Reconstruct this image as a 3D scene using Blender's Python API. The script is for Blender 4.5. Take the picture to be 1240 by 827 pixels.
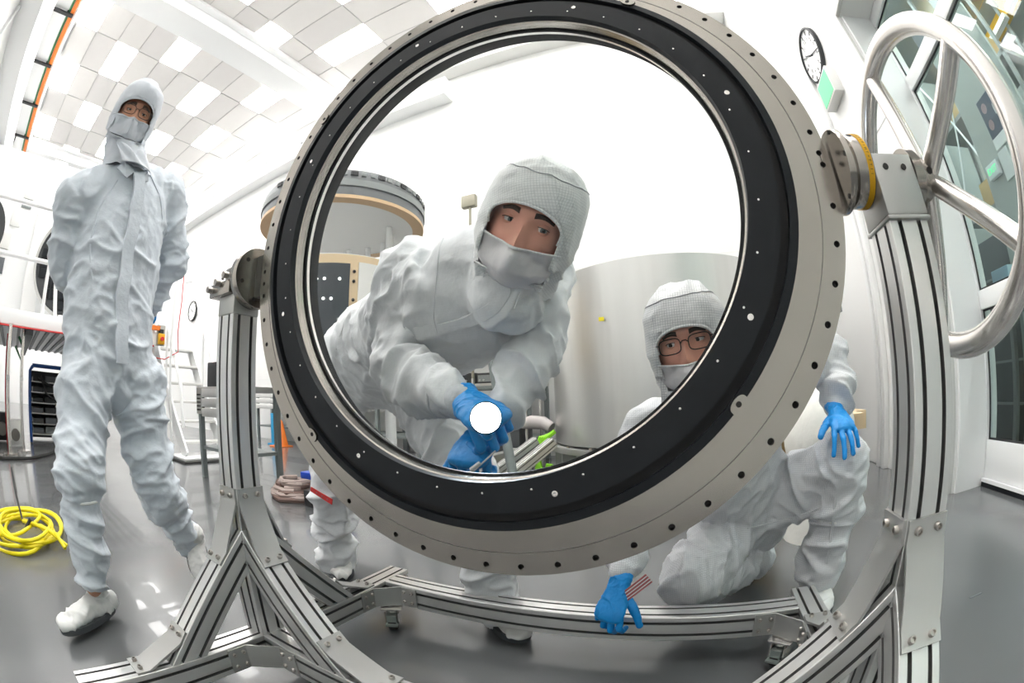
import bpy, bmesh, math, random
import numpy as np
from mathutils import Vector, Matrix
random.seed(7)
SC = bpy.context.scene
COL = SC.collection
for o in list(bpy.data.objects): bpy.data.objects.remove(o)

# ---------------- camera (full-frame fisheye) ----------------
H = .762                                   # camera height
F = 542.                                   # equisolid focal length in pixels of the 1240 frame
RW = np.array([[0.9228,0.3837,-0.0361],[0.0821,-0.1041,0.9912],[0.3765,-0.9176,-0.1276]])
_u,_s,_v = np.linalg.svd(RW); RW = _u@_v   # world -> camera
cam = bpy.data.cameras.new('camera'); cam_o = bpy.data.objects.new('camera', cam); COL.objects.link(cam_o)
cam.type = 'PANO'; cam.panorama_type = 'FISHEYE_EQUISOLID'
cam.sensor_width = 36; cam.sensor_fit = 'HORIZONTAL'; cam.fisheye_lens = F/1240*36; cam.fisheye_fov = math.radians(200)
cam.clip_start = .02; cam.clip_end = 200
cam_o.matrix_world = Matrix([list(RW.T[i])+[[0,0,H][i]] for i in range(3)]+[[0,0,0,1]])
SC.camera = cam_o
# ---------------- world, exposure ----------------
w = bpy.data.worlds.new('world'); SC.world = w; w.use_nodes = True
w.node_tree.nodes['Background'].inputs[0].default_value = (.9,.95,1,1); w.node_tree.nodes['Background'].inputs[1].default_value = .6
SC.view_settings.view_transform = 'Standard'; SC.view_settings.look = 'None'; SC.view_settings.gamma = 1
SC.view_settings.exposure = 0.45
SC.cycles.max_bounces = 10; SC.cycles.transparent_max_bounces = 12; SC.cycles.caustics_reflective = False
PANEL_POWER = 11.0                         # emission of the lit ceiling panels
PI = math.pi
# ---------------- pixel -> point with a real depth ----------------
def ray(x,y):
    a=(x-620)/F; b=(413.5-y)/F; r=math.hypot(a,b)+1e-12; t=2*math.asin(min(r/2,1))
    return RW.T@np.array([math.sin(t)*a/r, math.sin(t)*b/r, -math.cos(t)])
def Y(x,y,d): v=ray(x,y); return Vector(v*d/v[1])+Vector((0,0,H))        # point at depth y = d
def D(x,y,r): v=ray(x,y); return Vector(v*r/math.hypot(v[0],v[1]))+Vector((0,0,H))  # at horizontal distance r
def XP(x,y,d): v=ray(x,y); return Vector(v*d/v[0])+Vector((0,0,H))
def V3(a=(0,0,0)): return Vector(tuple(float(q) for q in a))

# ---------------- materials ----------------
MATS = {}
def mat(name, col, rough=.5, metal=0, noise=0, nscale=30, bump=0, bscale=60, emit=None, estr=0, spec=.5, stretch=None, coat=0, rvar=0):
    if name in MATS: return MATS[name]
    m = bpy.data.materials.new(name); m.use_nodes = True; nt = m.node_tree; b = nt.nodes['Principled BSDF']
    c = (*col, 1)
    b.inputs['Base Color'].default_value = c; b.inputs['Roughness'].default_value = rough; b.inputs['Metallic'].default_value = metal
    b.inputs['Specular IOR Level'].default_value = spec; b.inputs['Coat Weight'].default_value = coat
    if emit: b.inputs['Emission Color'].default_value = (*emit,1); b.inputs['Emission Strength'].default_value = estr
    if noise or bump or rvar:
        tc = nt.nodes.new('ShaderNodeTexCoord'); mp = nt.nodes.new('ShaderNodeMapping'); nt.links.new(tc.outputs['Object'], mp.inputs[0])
        if stretch: mp.inputs['Scale'].default_value = stretch
    if noise or rvar:
        n = nt.nodes.new('ShaderNodeTexNoise'); n.inputs['Scale'].default_value = nscale; n.inputs['Detail'].default_value = 5; nt.links.new(mp.outputs[0], n.inputs['Vector'])
        if noise:
            mx = nt.nodes.new('ShaderNodeMix'); mx.data_type='RGBA'; nt.links.new(n.outputs['Fac'], mx.inputs[0])
            mx.inputs[6].default_value = tuple(max(0,x*(1-noise)) for x in col)+(1,); mx.inputs[7].default_value = tuple(min(1,x*(1+noise)) for x in col)+(1,)
            nt.links.new(mx.outputs[2], b.inputs['Base Color'])
        if rvar:
            mr = nt.nodes.new('ShaderNodeMapRange'); nt.links.new(n.outputs['Fac'], mr.inputs[0]); mr.inputs[3].default_value=max(.02,rough-rvar); mr.inputs[4].default_value=rough+rvar
            nt.links.new(mr.outputs[0], b.inputs['Roughness'])
    if bump:
        n2 = nt.nodes.new('ShaderNodeTexNoise'); n2.inputs['Scale'].default_value = bscale; n2.inputs['Detail'].default_value=4; nt.links.new(mp.outputs[0], n2.inputs['Vector'])
        bp = nt.nodes.new('ShaderNodeBump'); bp.inputs['Strength'].default_value = bump; bp.inputs['Distance'].default_value = .01
        nt.links.new(n2.outputs['Fac'], bp.inputs['Height']); nt.links.new(bp.outputs[0], b.inputs['Normal'])
    MATS[name] = m; return m
def cloth(name, col, grid=.0, sp=.0055, bump=.25):
    m = mat(name, col, .85, 0, .05, 9, bump*1.6, 28, spec=.2)
    nt = m.node_tree; b = nt.nodes['Principled BSDF']
    b.inputs['Sheen Weight'].default_value = .25
    if grid:
        tc = nt.nodes.new('ShaderNodeTexCoord'); sx = nt.nodes.new('ShaderNodeSeparateXYZ'); nt.links.new(tc.outputs['Object'], sx.inputs[0])
        sn = nt.nodes.new('ShaderNodeSeparateXYZ'); nt.links.new(tc.outputs['Normal'], sn.inputs[0])
        acc = None
        def M(op, a, bb=None):
            k = nt.nodes.new('ShaderNodeMath'); k.operation = op
            for i, v in enumerate((a, bb)):
                if v is None: continue
                if isinstance(v, (int, float)): k.inputs[i].default_value = v
                else: nt.links.new(v, k.inputs[i])
            return k.outputs[0]
        for i in range(3):
            f = M('FRACT', M('MULTIPLY', sx.outputs[i], 1/sp)); l = M('LESS_THAN', f, .16)
            l = M('MULTIPLY', l, M('LESS_THAN', M('ABSOLUTE', sn.outputs[i]), .72))
            acc = l if acc is None else M('MAXIMUM', acc, l)
        src = b.inputs['Base Color'].links[0].from_socket
        mx = nt.nodes.new('ShaderNodeMix'); mx.data_type='RGBA'; mx.blend_type='MULTIPLY'
        nt.links.new(M('MULTIPLY', acc, grid), mx.inputs[0]); nt.links.new(src, mx.inputs[6]); mx.inputs[7].default_value=(.45,.46,.5,1)
        nt.links.new(mx.outputs[2], b.inputs['Base Color'])
    return m
def pane(name, tint=(.93,.97,.96), refl=.06):
    m = bpy.data.materials.new(name); m.use_nodes=True; nt=m.node_tree; nt.nodes.clear()
    o=nt.nodes.new('ShaderNodeOutputMaterial'); t=nt.nodes.new('ShaderNodeBsdfTransparent'); t.inputs[0].default_value=(*tint,1)
    g=nt.nodes.new('ShaderNodeBsdfGlossy'); g.inputs['Roughness'].default_value=.01; mx=nt.nodes.new('ShaderNodeMixShader')
    lw=nt.nodes.new('ShaderNodeLayerWeight'); lw.inputs[0].default_value=.5; pw=nt.nodes.new('ShaderNodeMath'); pw.operation='POWER'; pw.inputs[1].default_value=5; ml=nt.nodes.new('ShaderNodeMath'); ml.operation='MULTIPLY_ADD'; ml.inputs[1].default_value=.7; ml.inputs[2].default_value=refl*.6
    nt.links.new(lw.outputs['Facing'],pw.inputs[0]); nt.links.new(pw.outputs[0],ml.inputs[0])
    nt.links.new(ml.outputs[0],mx.inputs[0]); nt.links.new(t.outputs[0],mx.inputs[1]); nt.links.new(g.outputs[0],mx.inputs[2]); nt.links.new(mx.outputs[0],o.inputs[0])
    MATS[name]=m; return m
WHITE=mat('white_painted_wall',(.86,.86,.85),.45,0,.01,3)
WHITE2=mat('white_enamel',(.86,.87,.87),.3)
OFFW=mat('off_white_trim',(.74,.74,.72),.4)
TILE=mat('ceiling_tile',(.78,.76,.74),.8,0,.02,6)
TILE2=mat('ceiling_tile_grey',(.73,.71,.695),.8,0,.02,6)
GRID=mat('ceiling_grid_metal',(.55,.54,.53),.4,.3)
LIT=mat('lit_panel',(1,1,1),.5,emit=(1,.985,.96),estr=PANEL_POWER)
LIT2=mat('lit_tube',(1,1,1),.5,emit=(.95,1,.98),estr=45)
FLOOR=mat('grey_epoxy_floor',(.125,.13,.135),.20,0,.05,2.2,.05,240,rvar=.07,spec=.6,coat=.3)
ALU=mat('anodised_aluminium',(.74,.74,.725),.33,.75,.05,14,.03,300)
ALU_SHADE=mat('groove_shade',(.20,.20,.195),.55,.6)  # shadow inside the slots put into a darker aluminium colour
PLATE=mat('aluminium_plate',(.52,.52,.505),.42,.7,.06,9,.02,400)
STEEL=mat('machined_steel',(.37,.345,.315),.20,.95,.10,5,0,200,rvar=.06)
STEELD=mat('dark_steel',(.20,.19,.18),.4,.9)
SCREW=mat('screw_steel',(.50,.47,.44),.3,.95)
BRUSH=mat('brushed_tank_aluminium',(.60,.60,.59),.36,.85,.22,6,stretch=(1,1,.04),rvar=.16)
CHROME=mat('satin_chrome_tube',(.76,.73,.70),.24,.9,.03,8)
BLACK=mat('black_anodised',(.014,.016,.019),.50,.0,.2,30,spec=.22)
BLACKG=mat('black_groove',(.003,.003,.004),.7)
HOLE=mat('hole_black',(.015,.013,.012),.6)
RUB=mat('black_rubber',(.02,.02,.02),.7)
DARK=mat('dark_equipment',(.03,.032,.035),.5,.2)
DGREY=mat('dark_grey_paint',(.10,.11,.12),.5,.1)
MGREY=mat('mid_grey_paint',(.26,.28,.28),.5)
SUIT=cloth('white_coverall_cloth',(.75,.765,.785),.10)
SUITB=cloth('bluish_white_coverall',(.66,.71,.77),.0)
SUITG=cloth('ripstop_coverall_cloth',(.75,.76,.78),.50)
HOODC=cloth('hood_cloth',(.82,.83,.83),.40)
HOODG=cloth('hood_grid_cloth',(.84,.84,.85),.65)
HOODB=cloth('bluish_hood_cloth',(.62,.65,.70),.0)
MASKC=cloth('mask_cloth',(.70,.68,.70),.0)
CUFF=cloth('knit_cuff',(.58,.60,.63),.0,bump=.5)
SEAM=mat('seam_thread',(.42,.43,.46),.8)
GLOVE=mat('blue_nitrile',(.0,.27,.72),.38,0,.08,20,.12,90,spec=.5)
SHOEC=cloth('shoe_cover',(.80,.80,.78),.0)
SOLE=mat('grey_sole',(.055,.06,.065),.6)
SKIN=mat('skin',(.72,.35,.26),.5,0,.12,18,.06,150); SKIN2=mat('skin_warm',(.55,.27,.17),.5,0,.12,18,.06,150)
for s_ in (SKIN,SKIN2): s_.node_tree.nodes['Principled BSDF'].inputs['Subsurface Weight'].default_value=.08
BROW=mat('brow_hair',(.06,.035,.025),.8); EYEW=mat('eye_white',(.75,.72,.70),.2); IRIS=mat('iris',(.06,.05,.04),.15); IRISB=mat('iris_grey',(.10,.13,.13),.15)
LASH=mat('lash_line',(.03,.02,.018),.8)
YEL=mat('yellow_plastic',(.85,.72,.0),.45); YTAPE=mat('yellow_tape',(.78,.42,.01),.5); ORANGE=mat('orange_plastic',(.85,.22,.03),.5)
RED=mat('red_paint',(.62,.03,.03),.5); BLUE=mat('blue_paint',(.01,.06,.45),.4); LBLUE=mat('light_blue_paint',(.02,.32,.60),.5)
GREEN=mat('neon_green_strap',(.35,.85,.03),.6); DGREEN=mat('green_cable',(.05,.20,.08),.5); SGREEN=mat('pale_green_sign',(.20,.80,.40),.4)
TAN=mat('cream_panel',(.72,.56,.36),.6); CARD=mat('tan_cardboard',(.50,.36,.18),.8); BEIGE=mat('light_tan_trim',(.72,.50,.30),.6)
GREYG=mat('grey_green_paint',(.22,.25,.25),.45,.2)
PINK=mat('pink_card',(.42,.12,.13),.4); ROPE=mat('beige_strap',(.42,.34,.31),.8)
PAPER=mat('white_paper',(.8,.82,.84),.6); NAVY=mat('navy_poster',(.03,.06,.11),.4)
CURT=mat('grey_curtain',(.38,.42,.41),.6); BFLOOR=mat('hall_floor',(.16,.19,.21),.35)
GLASSW=pane('window_glass',(.86,.92,.91)); GLASSL=pane('lens_glass',(.985,.99,.985),.012)

# ---------------- mesh builder ----------------
class MB:
    def __init__(s): s.v=[]; s.f=[]
    def add(s, vs, fs, M=None):
        n=len(s.v); s.v += [tuple(M@V3(p)) if M else tuple(p) for p in vs]; s.f += [tuple(i+n for i in f) for f in fs]; return s
    def box(s, a, b, M=None, bev=0):
        x0,y0,z0=a; x1,y1,z1=b
        if not bev:
            return s.add([(x0,y0,z0),(x1,y0,z0),(x1,y1,z0),(x0,y1,z0),(x0,y0,z1),(x1,y0,z1),(x1,y1,z1),(x0,y1,z1)],
              [(0,3,2,1),(4,5,6,7),(0,1,5,4),(1,2,6,5),(2,3,7,6),(3,0,4,7)],M)
        bm=bmesh.new(); bmesh.ops.create_cube(bm,size=1)
        for v in bm.verts: v.co=V3(((v.co.x+.5)*(x1-x0)+x0,(v.co.y+.5)*(y1-y0)+y0,(v.co.z+.5)*(z1-z0)+z0))
        bmesh.ops.bevel(bm,geom=bm.edges[:],offset=bev,segments=2,affect='EDGES',profile=.5)
        bm.verts.index_update(); s.add([v.co for v in bm.verts],[[v.index for v in f.verts] for f in bm.faces],M); bm.free(); return s
    def cyl(s, p0, p1, r0, r1=None, n=20, cap=True):
        p0=V3(p0); p1=V3(p1); r1=r0 if r1 is None else r1; t=(p1-p0).normalized(); a=t.orthogonal().normalized(); b=t.cross(a)
        vs=[]
        for p,r in((p0,r0),(p1,r1)):
            for k in range(n): g=2*PI*k/n; vs.append(p+a*r*math.cos(g)+b*r*math.sin(g))
        fs=[(k,(k+1)%n,n+(k+1)%n,n+k) for k in range(n)]
        if cap: fs += [tuple(range(n-1,-1,-1)), tuple(range(n,2*n))]
        return s.add(vs,fs)
    def lathe(s, prof, c, axis, n=48, closed=False):    # prof (r, t) along axis
        c=V3(c); t=V3(axis).normalized(); a=t.orthogonal().normalized(); b=t.cross(a); m=len(prof)
        vs=[c+t*h+(a*math.cos(2*PI*k/n)+b*math.sin(2*PI*k/n))*r for k in range(n) for r,h in prof]; fs=[]
        for k in range(n):
            for j in range(m if closed else m-1):
                q=(k+1)%n; j2=(j+1)%m; fs.append((k*m+j,q*m+j,q*m+j2,k*m+j2))
        return s.add(vs,fs)
    def tube(s, pts, r, n=8, closed=False, cap=True):
        pts=[V3(p) for p in pts]; L=len(pts); rs=r if isinstance(r,(list,tuple)) else [r]*L; vs=[]; a=None
        for i,p in enumerate(pts):
            q0=pts[(i-1)%L] if (closed or i>0) else p; q1=pts[(i+1)%L] if (closed or i<L-1) else p
            t=(q1-q0).normalized(); a=(t.orthogonal() if a is None else a-t*a.dot(t)).normalized(); b=t.cross(a)
            vs += [p+(a*math.cos(2*PI*k/n)+b*math.sin(2*PI*k/n))*rs[i] for k in range(n)]
        fs=[(i*n+k,i*n+(k+1)%n,((i+1)%L)*n+(k+1)%n,((i+1)%L)*n+k) for i in range(L if closed else L-1) for k in range(n)]
        if cap and not closed: fs += [tuple(range(n-1,-1,-1)), tuple(range((L-1)*n,L*n))]
        return s.add(vs,fs)
    def sphere(s, c, r, n=12, m=8, sc=(1,1,1), M=None):
        c=V3(c); vs=[]
        for i in range(m+1):
            for k in range(n):
                p=V3((math.sin(PI*i/m)*math.cos(2*PI*k/n)*sc[0],math.sin(PI*i/m)*math.sin(2*PI*k/n)*sc[1],math.cos(PI*i/m)*sc[2]))*r
                vs.append(c+(M@p if M else p))
        return s.add(vs,[(i*n+k,(i+1)*n+k,(i+1)*n+(k+1)%n,i*n+(k+1)%n) for i in range(m) for k in range(n)])
    def loft(s, st, n=20, sub=5, cap0=True, cap1=True, closedcap=True):
        # st: (point, half width along side, half depth, side vector)
        P=[np.array(q[0],float) for q in st]; A=[q[1] for q in st]; B=[q[2] for q in st]; S=[np.array(q[3],float) for q in st]
        def cr(L,i,t):
            p0=L[max(i-1,0)];p1=L[i];p2=L[i+1];p3=L[min(i+2,len(L)-1)]
            return .5*((2*p1)+(-p0+p2)*t+(2*p0-5*p1+4*p2-p3)*t*t+(-p0+3*p1-3*p2+p3)*t**3)
        pts=[];aa=[];bb=[];ss=[]
        for i in range(len(P)-1):
            for k in range(sub):
                t=k/sub; pts.append(cr(P,i,t)); aa.append(A[i]*(1-t)+A[i+1]*t); bb.append(B[i]*(1-t)+B[i+1]*t); ss.append(S[i]*(1-t)+S[i+1]*t)
        pts.append(P[-1]);aa.append(A[-1]);bb.append(B[-1]);ss.append(S[-1])
        rings=[]
        L=len(pts)
        for i in range(L):
            t=pts[min(i+1,L-1)]-pts[max(i-1,0)]; t/=np.linalg.norm(t)+1e-12
            x=ss[i]-t*ss[i].dot(t); x/=np.linalg.norm(x)+1e-12; y=np.cross(t,x); rings.append((pts[i],aa[i],bb[i],x,y,t))
        def capr(r,sg):
            p,a,b,x,y,t=r; m=min(a,b); return [(p+t*sg*m*math.sin(g)*.95,a*math.cos(g),b*math.cos(g),x,y,t) for g in (.5,1.0,1.4)]
        if cap0 and closedcap: rings = capr(rings[0],-1)[::-1]+rings
        if cap1 and closedcap: rings = rings+capr(rings[-1],1)
        vs=[]
        for p,a,b,x,y,t in rings:
            for k in range(n): g=2*PI*k/n; vs.append(V3(p+x*a*math.cos(g)+y*b*math.sin(g)))
        m=len(rings); fs=[(i*n+k,i*n+(k+1)%n,(i+1)*n+(k+1)%n,(i+1)*n+k) for i in range(m-1) for k in range(n)]
        if cap0: fs.append(tuple(range(n-1,-1,-1)))
        if cap1: fs.append(tuple(range((m-1)*n,m*n)))
        return s.add(vs,fs)
    def mesh(s,name,material,smooth=True):
        me=bpy.data.meshes.new(name); me.from_pydata([tuple(p) for p in s.v],[],s.f); me.validate()
        bm=bmesh.new(); bm.from_mesh(me); bmesh.ops.recalc_face_normals(bm,faces=bm.faces); bm.to_mesh(me); bm.free()
        if material: me.materials.append(material)
        if smooth:
            me.shade_smooth() if hasattr(me,'shade_smooth') else None
            try: me.set_sharp_from_angle(angle=math.radians(38))
            except Exception: pass
        return me
    def build(s,name,material,parent=None,smooth=True,inst=None):
        return link(name,s.mesh(name,material,smooth),parent)
def link(name,me,parent=None,loc=None,rot=None,mw=None):
    o=bpy.data.objects.new(name,me); COL.objects.link(o)
    if loc is not None: o.location=loc
    if rot is not None: o.rotation_euler=rot
    if mw is not None: o.matrix_basis=mw
    if parent is not None: par(o,parent)
    return o
def par(o,p):
    mb=o.matrix_basis.copy(); o.parent=p; o.matrix_parent_inverse=wm(p).inverted(); o.matrix_basis=mb
def wm(o):
    if o.parent is None: return o.matrix_basis.copy()
    return wm(o.parent)@o.matrix_parent_inverse@o.matrix_basis
def thing(name,label,cat,loc=(0,0,0),group=None):
    o=bpy.data.objects.new(name,None); COL.objects.link(o); o.location=loc; o.empty_display_size=.05
    o['label']=label; o['category']=cat
    if group: o['group']=group
    return o
def tag(o,label,cat,group=None,kind=None):
    o['label']=label; o['category']=cat
    if group: o['group']=group
    if kind: o['kind']=kind
    return o
def struct(o): o['kind']='structure'; return o
def bx(name,a,b,m,parent=None,bev=0): return MB().box(a,b,None,bev).build(name,m,parent)
def arc_pts(c,u,v,r,a0,a1,n): c=V3(c);u=V3(u);v=V3(v); return [c+u*r*math.cos(a0+(a1-a0)*i/n)+v*r*math.sin(a0+(a1-a0)*i/n) for i in range(n+1)]
def text_mesh(name,s,size,M,m,parent,ext=.0004,align='CENTER'):
    cu=bpy.data.curves.new(name,'FONT'); cu.body=s; cu.size=size; cu.extrude=ext; cu.align_x=align; cu.align_y='CENTER'
    t=bpy.data.objects.new('tmp',cu); COL.objects.link(t); dg=bpy.context.evaluated_depsgraph_get(); me=bpy.data.meshes.new_from_object(t.evaluated_get(dg)); bpy.data.objects.remove(t)
    me.materials.clear(); me.materials.append(m); return link(name,me,parent,mw=M)

# ================= THE ROOM =================
XR=1.69; YB=5.49; YN=-1.75; ZC=6.96; XL=-24
fl=MB(); fl.box((XL,YN-.2,-.1),(7.5,YB+.2,0)); struct(fl.build('floor',FLOOR))
# back wall: cleanroom panels (parts)
wb=struct(bx('wall_back',(XL,YB+.012,0),(XR+.2,YB+.15,ZC+.3),WHITE))
pe=[XL]; x=-.25+1.35*0
xs=sorted([-.25+1.36*k for k in range(-17,3)]); xs=[max(XL,min(XR,q)) for q in xs]; xs=sorted(set(xs+[XL,XR])); zs=[0,1.2,2.4,3.6,4.8,6.0,ZC]
for i in range(len(xs)-1):
    for j in range(len(zs)-1):
        if xs[i+1]-xs[i]<.05: continue
        bx('wall_panel',(xs[i]+.0015,YB-.002,zs[j]+.0015),(xs[i+1]-.0015,YB+.014,zs[j+1]-.0015),WHITE,wb)
# ledge duct along the back wall, far left part
lg=struct(bx('trim_1',(XL,YB-.32,5.82),(-3.2,YB-.006,6.22),WHITE2)); 
for k in range(14): MB().cyl((-4.2-k*1.3,YB-.33,6.14),(-4.2-k*1.3,YB-.318,6.14),.035,n=10).build('bolt_cap',MGREY,lg)
struct(bx('trim_2',(-4.3,YB-.30,6.42),(XR-.005,YB-.006,6.80),OFFW))  # added beam for the shadowed wall strip, its shade put into the off-white
wl=struct(bx('wall_left',(XL-.15,YN-.2,0),(XL,YB+.2,ZC+.3),WHITE))
wn=struct(bx('wall_front',(XL,YN-.15,0),(7.5,YN,ZC+.3),WHITE))
for k in range(9): bx('wall_rib',(-2.5-k*2.4,YN+.001,.0),(-2.42-k*2.4,YN+.05,6.5),WHITE2,wn)
bx('wall_duct',(-20,YN+.001,4.6),(-1.9,YN+.42,5.35),WHITE2,wn)
bx('wall_box',(-5.1,YN+.001,5.45),(-3.9,YN+.35,6.3),OFFW,wn)
# right wall with a glazed recess
YRE=2.27; ZRE=3.2; XD=2.0
wr=struct(MB().box((XR,YRE,0),(XR+.18,YB+.1,ZC+.3)).box((XR,YN-.1,ZRE),(XR+.18,YRE,ZC+.3)).box((XR+.181,YRE,0),(XD+.10,YRE+.18,ZRE+.02)).box((XR+.181,YN,ZRE),(XD+.10,YRE,ZRE+.18)).build('wall_right',WHITE))
for a_,b_,c_,d_ in((3.49,4.9,0,2.3),(3.49,4.9,2.32,4.6),(YRE+.05,3.26,0,2.3),(YRE+.05,3.26,2.32,4.6),(.9,3.26,4.62,6.9),(3.49,4.9,4.62,6.9),(-1.2,.88,4.62,6.9)):
    bx('wall_panel',(XR-.006,a_,c_+.01),(XR+.01,b_,d_),WHITE,wr)
struct(MB().box((XR-.055,3.30,0),(XR-.001,3.36,4.5),None,.008).box((XR-.03,3.361,0),(XR-.001,3.40,4.5),None,.005).box((XR-.055,3.401,0),(XR-.001,3.46,4.5),None,.008).build('trim_3',WHITE2))
struct(MB().box((XR-.035,YRE-.001,0),(XR-.0005,YRE+.04,ZRE+.04),None,.006).box((XR-.035,YN+.01,ZRE+.001),(XR-.0005,YRE,ZRE+.04),None,.006).build('trim_4',OFFW))
bx('inner_reveal',(XR+.02,YRE-.02,0),(XD-.01,YRE-.001,ZRE-.001),WHITE2,wr)
# ceiling and its tiles
ce=struct(bx('ceiling',(XL,YN-.2,ZC+.03),(7.5,YB+.2,ZC+.15),WHITE))
ys=[-1.05+.598*k for k in range(-1,12)]; ys[0]=-1.72; ys[-1]=YB
CX0=-4.06
litn=0
me_t=MB().box((-.59,-.29,0),(.59,.29,.02)).mesh('ceiling_tile',TILE,False); me_t2=MB().box((-.59,-.29,0),(.59,.29,.02)).mesh('ceiling_tile',TILE2,False)
me_l=MB().box((-.585,-.285,0),(.585,.285,.02)).mesh('light_panel',LIT,False)
for ci in range(-17,5):
    x0=CX0+1.197*ci; xc=x0+.5985
    if x0<XL or xc>XR+.3: continue
    for k in range(0,11):
        yc=-1.05+.598*(k-.0)+.299-.0
        if yc>YB-.2: continue
        # lit cells: checkerboard four cells apart
        lit=((k-2)%4==0) if ci%2==0 else (k%4==0)
        if lit:
            litn+=1; link('light_panel',me_l,ce,loc=(xc,yc,ZC+.004)); continue
        t2=((k//1+ci)%3==0)
        sx=1 if xc<XR-.6 else .6
        link('ceiling_tile',me_t2 if t2 else me_t,ce,loc=(xc if sx==1 else xc-.25,yc,ZC+.005+random.uniform(-.003,.003)))
g=MB()
for k in range(12): g.box((XL,-1.055+.598*k,ZC-.004),(XR+.2,-1.045+.598*k,ZC+.006))
for ci in range(-16,6): g.box((CX0+1.197*ci-.005,-1.05,ZC-.005),(CX0+1.197*ci+.005,YB,ZC+.005))
gg=g.build('ceiling_grid',GRID,ce,False); gg['kind']='stuff'
for i,xb in enumerate((-6.15,-13.0,-17.3)):
    struct(MB().box((xb-.30,-1.2,ZC-.30),(xb+.30,YB-.33,ZC-.001),None,.02).box((xb-.45,-1.2,ZC-.06),(xb+.45,YB-.33,ZC-.002)).build('trim_%d'%(5+i),WHITE2))
# header rail of the ceiling on the near side
struct(bx('trim_8',(XL,-1.72,ZC-.35),(XR,-1.10,ZC-.001),WHITE2))
# cable run (orange + green) on brackets along the near wall
ZT=.762+5.85; yt=-.205*5.85
tr=thing('cable_run','orange and green cables on black brackets high along left wall','cable tray',(-12,yt,ZT))
MB().tube([(-23,yt,ZT),(-14,yt,ZT),(-5,yt,ZT),(1.2,yt,ZT)],.055,10).build('orange_cable',ORANGE,tr)
MB().tube([(-23,yt-.09,ZT),(-14,yt-.09,ZT),(-5,yt-.09,ZT),(1.2,yt-.09,ZT)],.03,8).build('green_cable',DGREEN,tr)
mb_=MB().box((-.04,-.56,-.09),(.04,.06,-.055)).box((-.04,-.10,-.055),(.04,-.13,.02)); me_b=mb_.mesh('bracket',DARK,False)
for k in range(12): link('bracket',me_b,tr,loc=(-5.4-k*1.62+1.62*3,yt,ZT))
MB().tube([(-9.0,YN+.02,6.3),(-9.4,YN+.12,5.9),(-10.6,YN+.3,5.3),(-11.2,YN+.25,5.5),(-11.4,YN+.2,6.3)],.02,6).build('hanging_wire',DARK,tr)

# ---- glazed door wall and the hall behind it ----
def frame_member(name,a,b,p): return bx(name,a,b,OFFW,p,.004)
wd=struct(MB().box((XD-.03,2.245,0),(XD+.05,YRE-.001,ZRE-.002),None,.003).build('window_1',WHITE2))
for nm,z0,z1 in(('transom',2.49,2.60),('mid_rail',1.015,1.125),('bottom_rail',.03,.27),('head_rail',3.10,ZRE-.003)):
    bx(nm,(XD-.028,YN+.02,z0),(XD+.04,2.243,z1),WHITE2,wd,.006)
bx('sill_strip',(XD-.05,YN+.02,.001),(XD-.0,2.24,.028),BLACK,wd)
bx('kick_strip',(XD-.055,YN+.02,.03),(XD-.03,2.24,.05),WHITE2,wd)
bx('mullion',(XD-.03,.60,.03),(XD+.045,.76,ZRE-.003),WHITE2,wd,.004)
for z0,z1 in((.27,1.015),(1.125,2.49),(2.60,3.10)):
    for a_,b_ in((.76,2.243),(YN+.05,.60)):
        bx('pane',(XD+.004,a_,z0),(XD+.010,b_,z1),GLASSW,wd)
        MB().box((XD-.004,a_,z0),(XD+.003,a_+.012,z1)).box((XD-.004,b_-.012,z0),(XD+.003,b_,z1)).box((XD-.004,a_,z0),(XD+.003,b_,z0+.012)).box((XD-.004,a_,z1-.012),(XD+.003,b_,z1)).build('gasket',DARK,wd)
# hall beyond
hb=struct(MB().box((XD+.06,YN-.1,0),(XD+.1,YN,6.8)).build('trim_9',MGREY))
hw=struct(MB().box((7.4,YN-.2,0),(7.5,YB+3,ZC)).build('wall_far',CURT))
struct(MB().box((XR+.18,YB-.6,0),(7.4,YB-.5,ZC)).build('wall_side',CURT))
for k in range(16): bx('curtain_strip',(6.9+.04*(k%2),-1.5+k*.40,.1),(6.93+.04*(k%2),-1.12+k*.40,5.0),CURT,hw)
gt=thing('gantry_beam','yellow overhead crane beam seen through the upper glass','beam',(5.0,1.5,3.9))
for zz in(3.95,4.45): bx('rail',(4.6,-1.2,zz),(4.75,4.2,zz+.14),YTAPE,gt)
for k in range(7): bx('post',(4.62,-1.0+k*.8,4.09),(4.70,-.92+k*.8,4.45),YTAPE,gt)
for k in range(5): bx('white_batten',(4.4,-1.1+k*1.1,3.82),(4.5,-.1+k*1.1,3.88),WHITE2,gt)
tb=thing('storage_rack','grey steel storage rack with boxes seen through upper window','rack',(4.2,3.3,0))
for yy in(2.3,3.3,4.3):
    for xx in(3.9,4.5): bx('upright',(xx,yy,0),(xx+.05,yy+.05,4.9),MGREY,tb)
for zz in(1.1,2.2,3.3,4.3): bx('shelf',(3.9,2.3,zz),(4.55,4.35,zz+.05),MGREY,tb)
for yy in(2.35,3.35): MB().cyl((3.88,yy,2.25),(3.88,yy+.95,4.3),.015,n=6).cyl((3.88,yy+.95,2.25),(3.88,yy,4.3),.015,n=6).build('brace',PAPER,tb)
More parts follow.
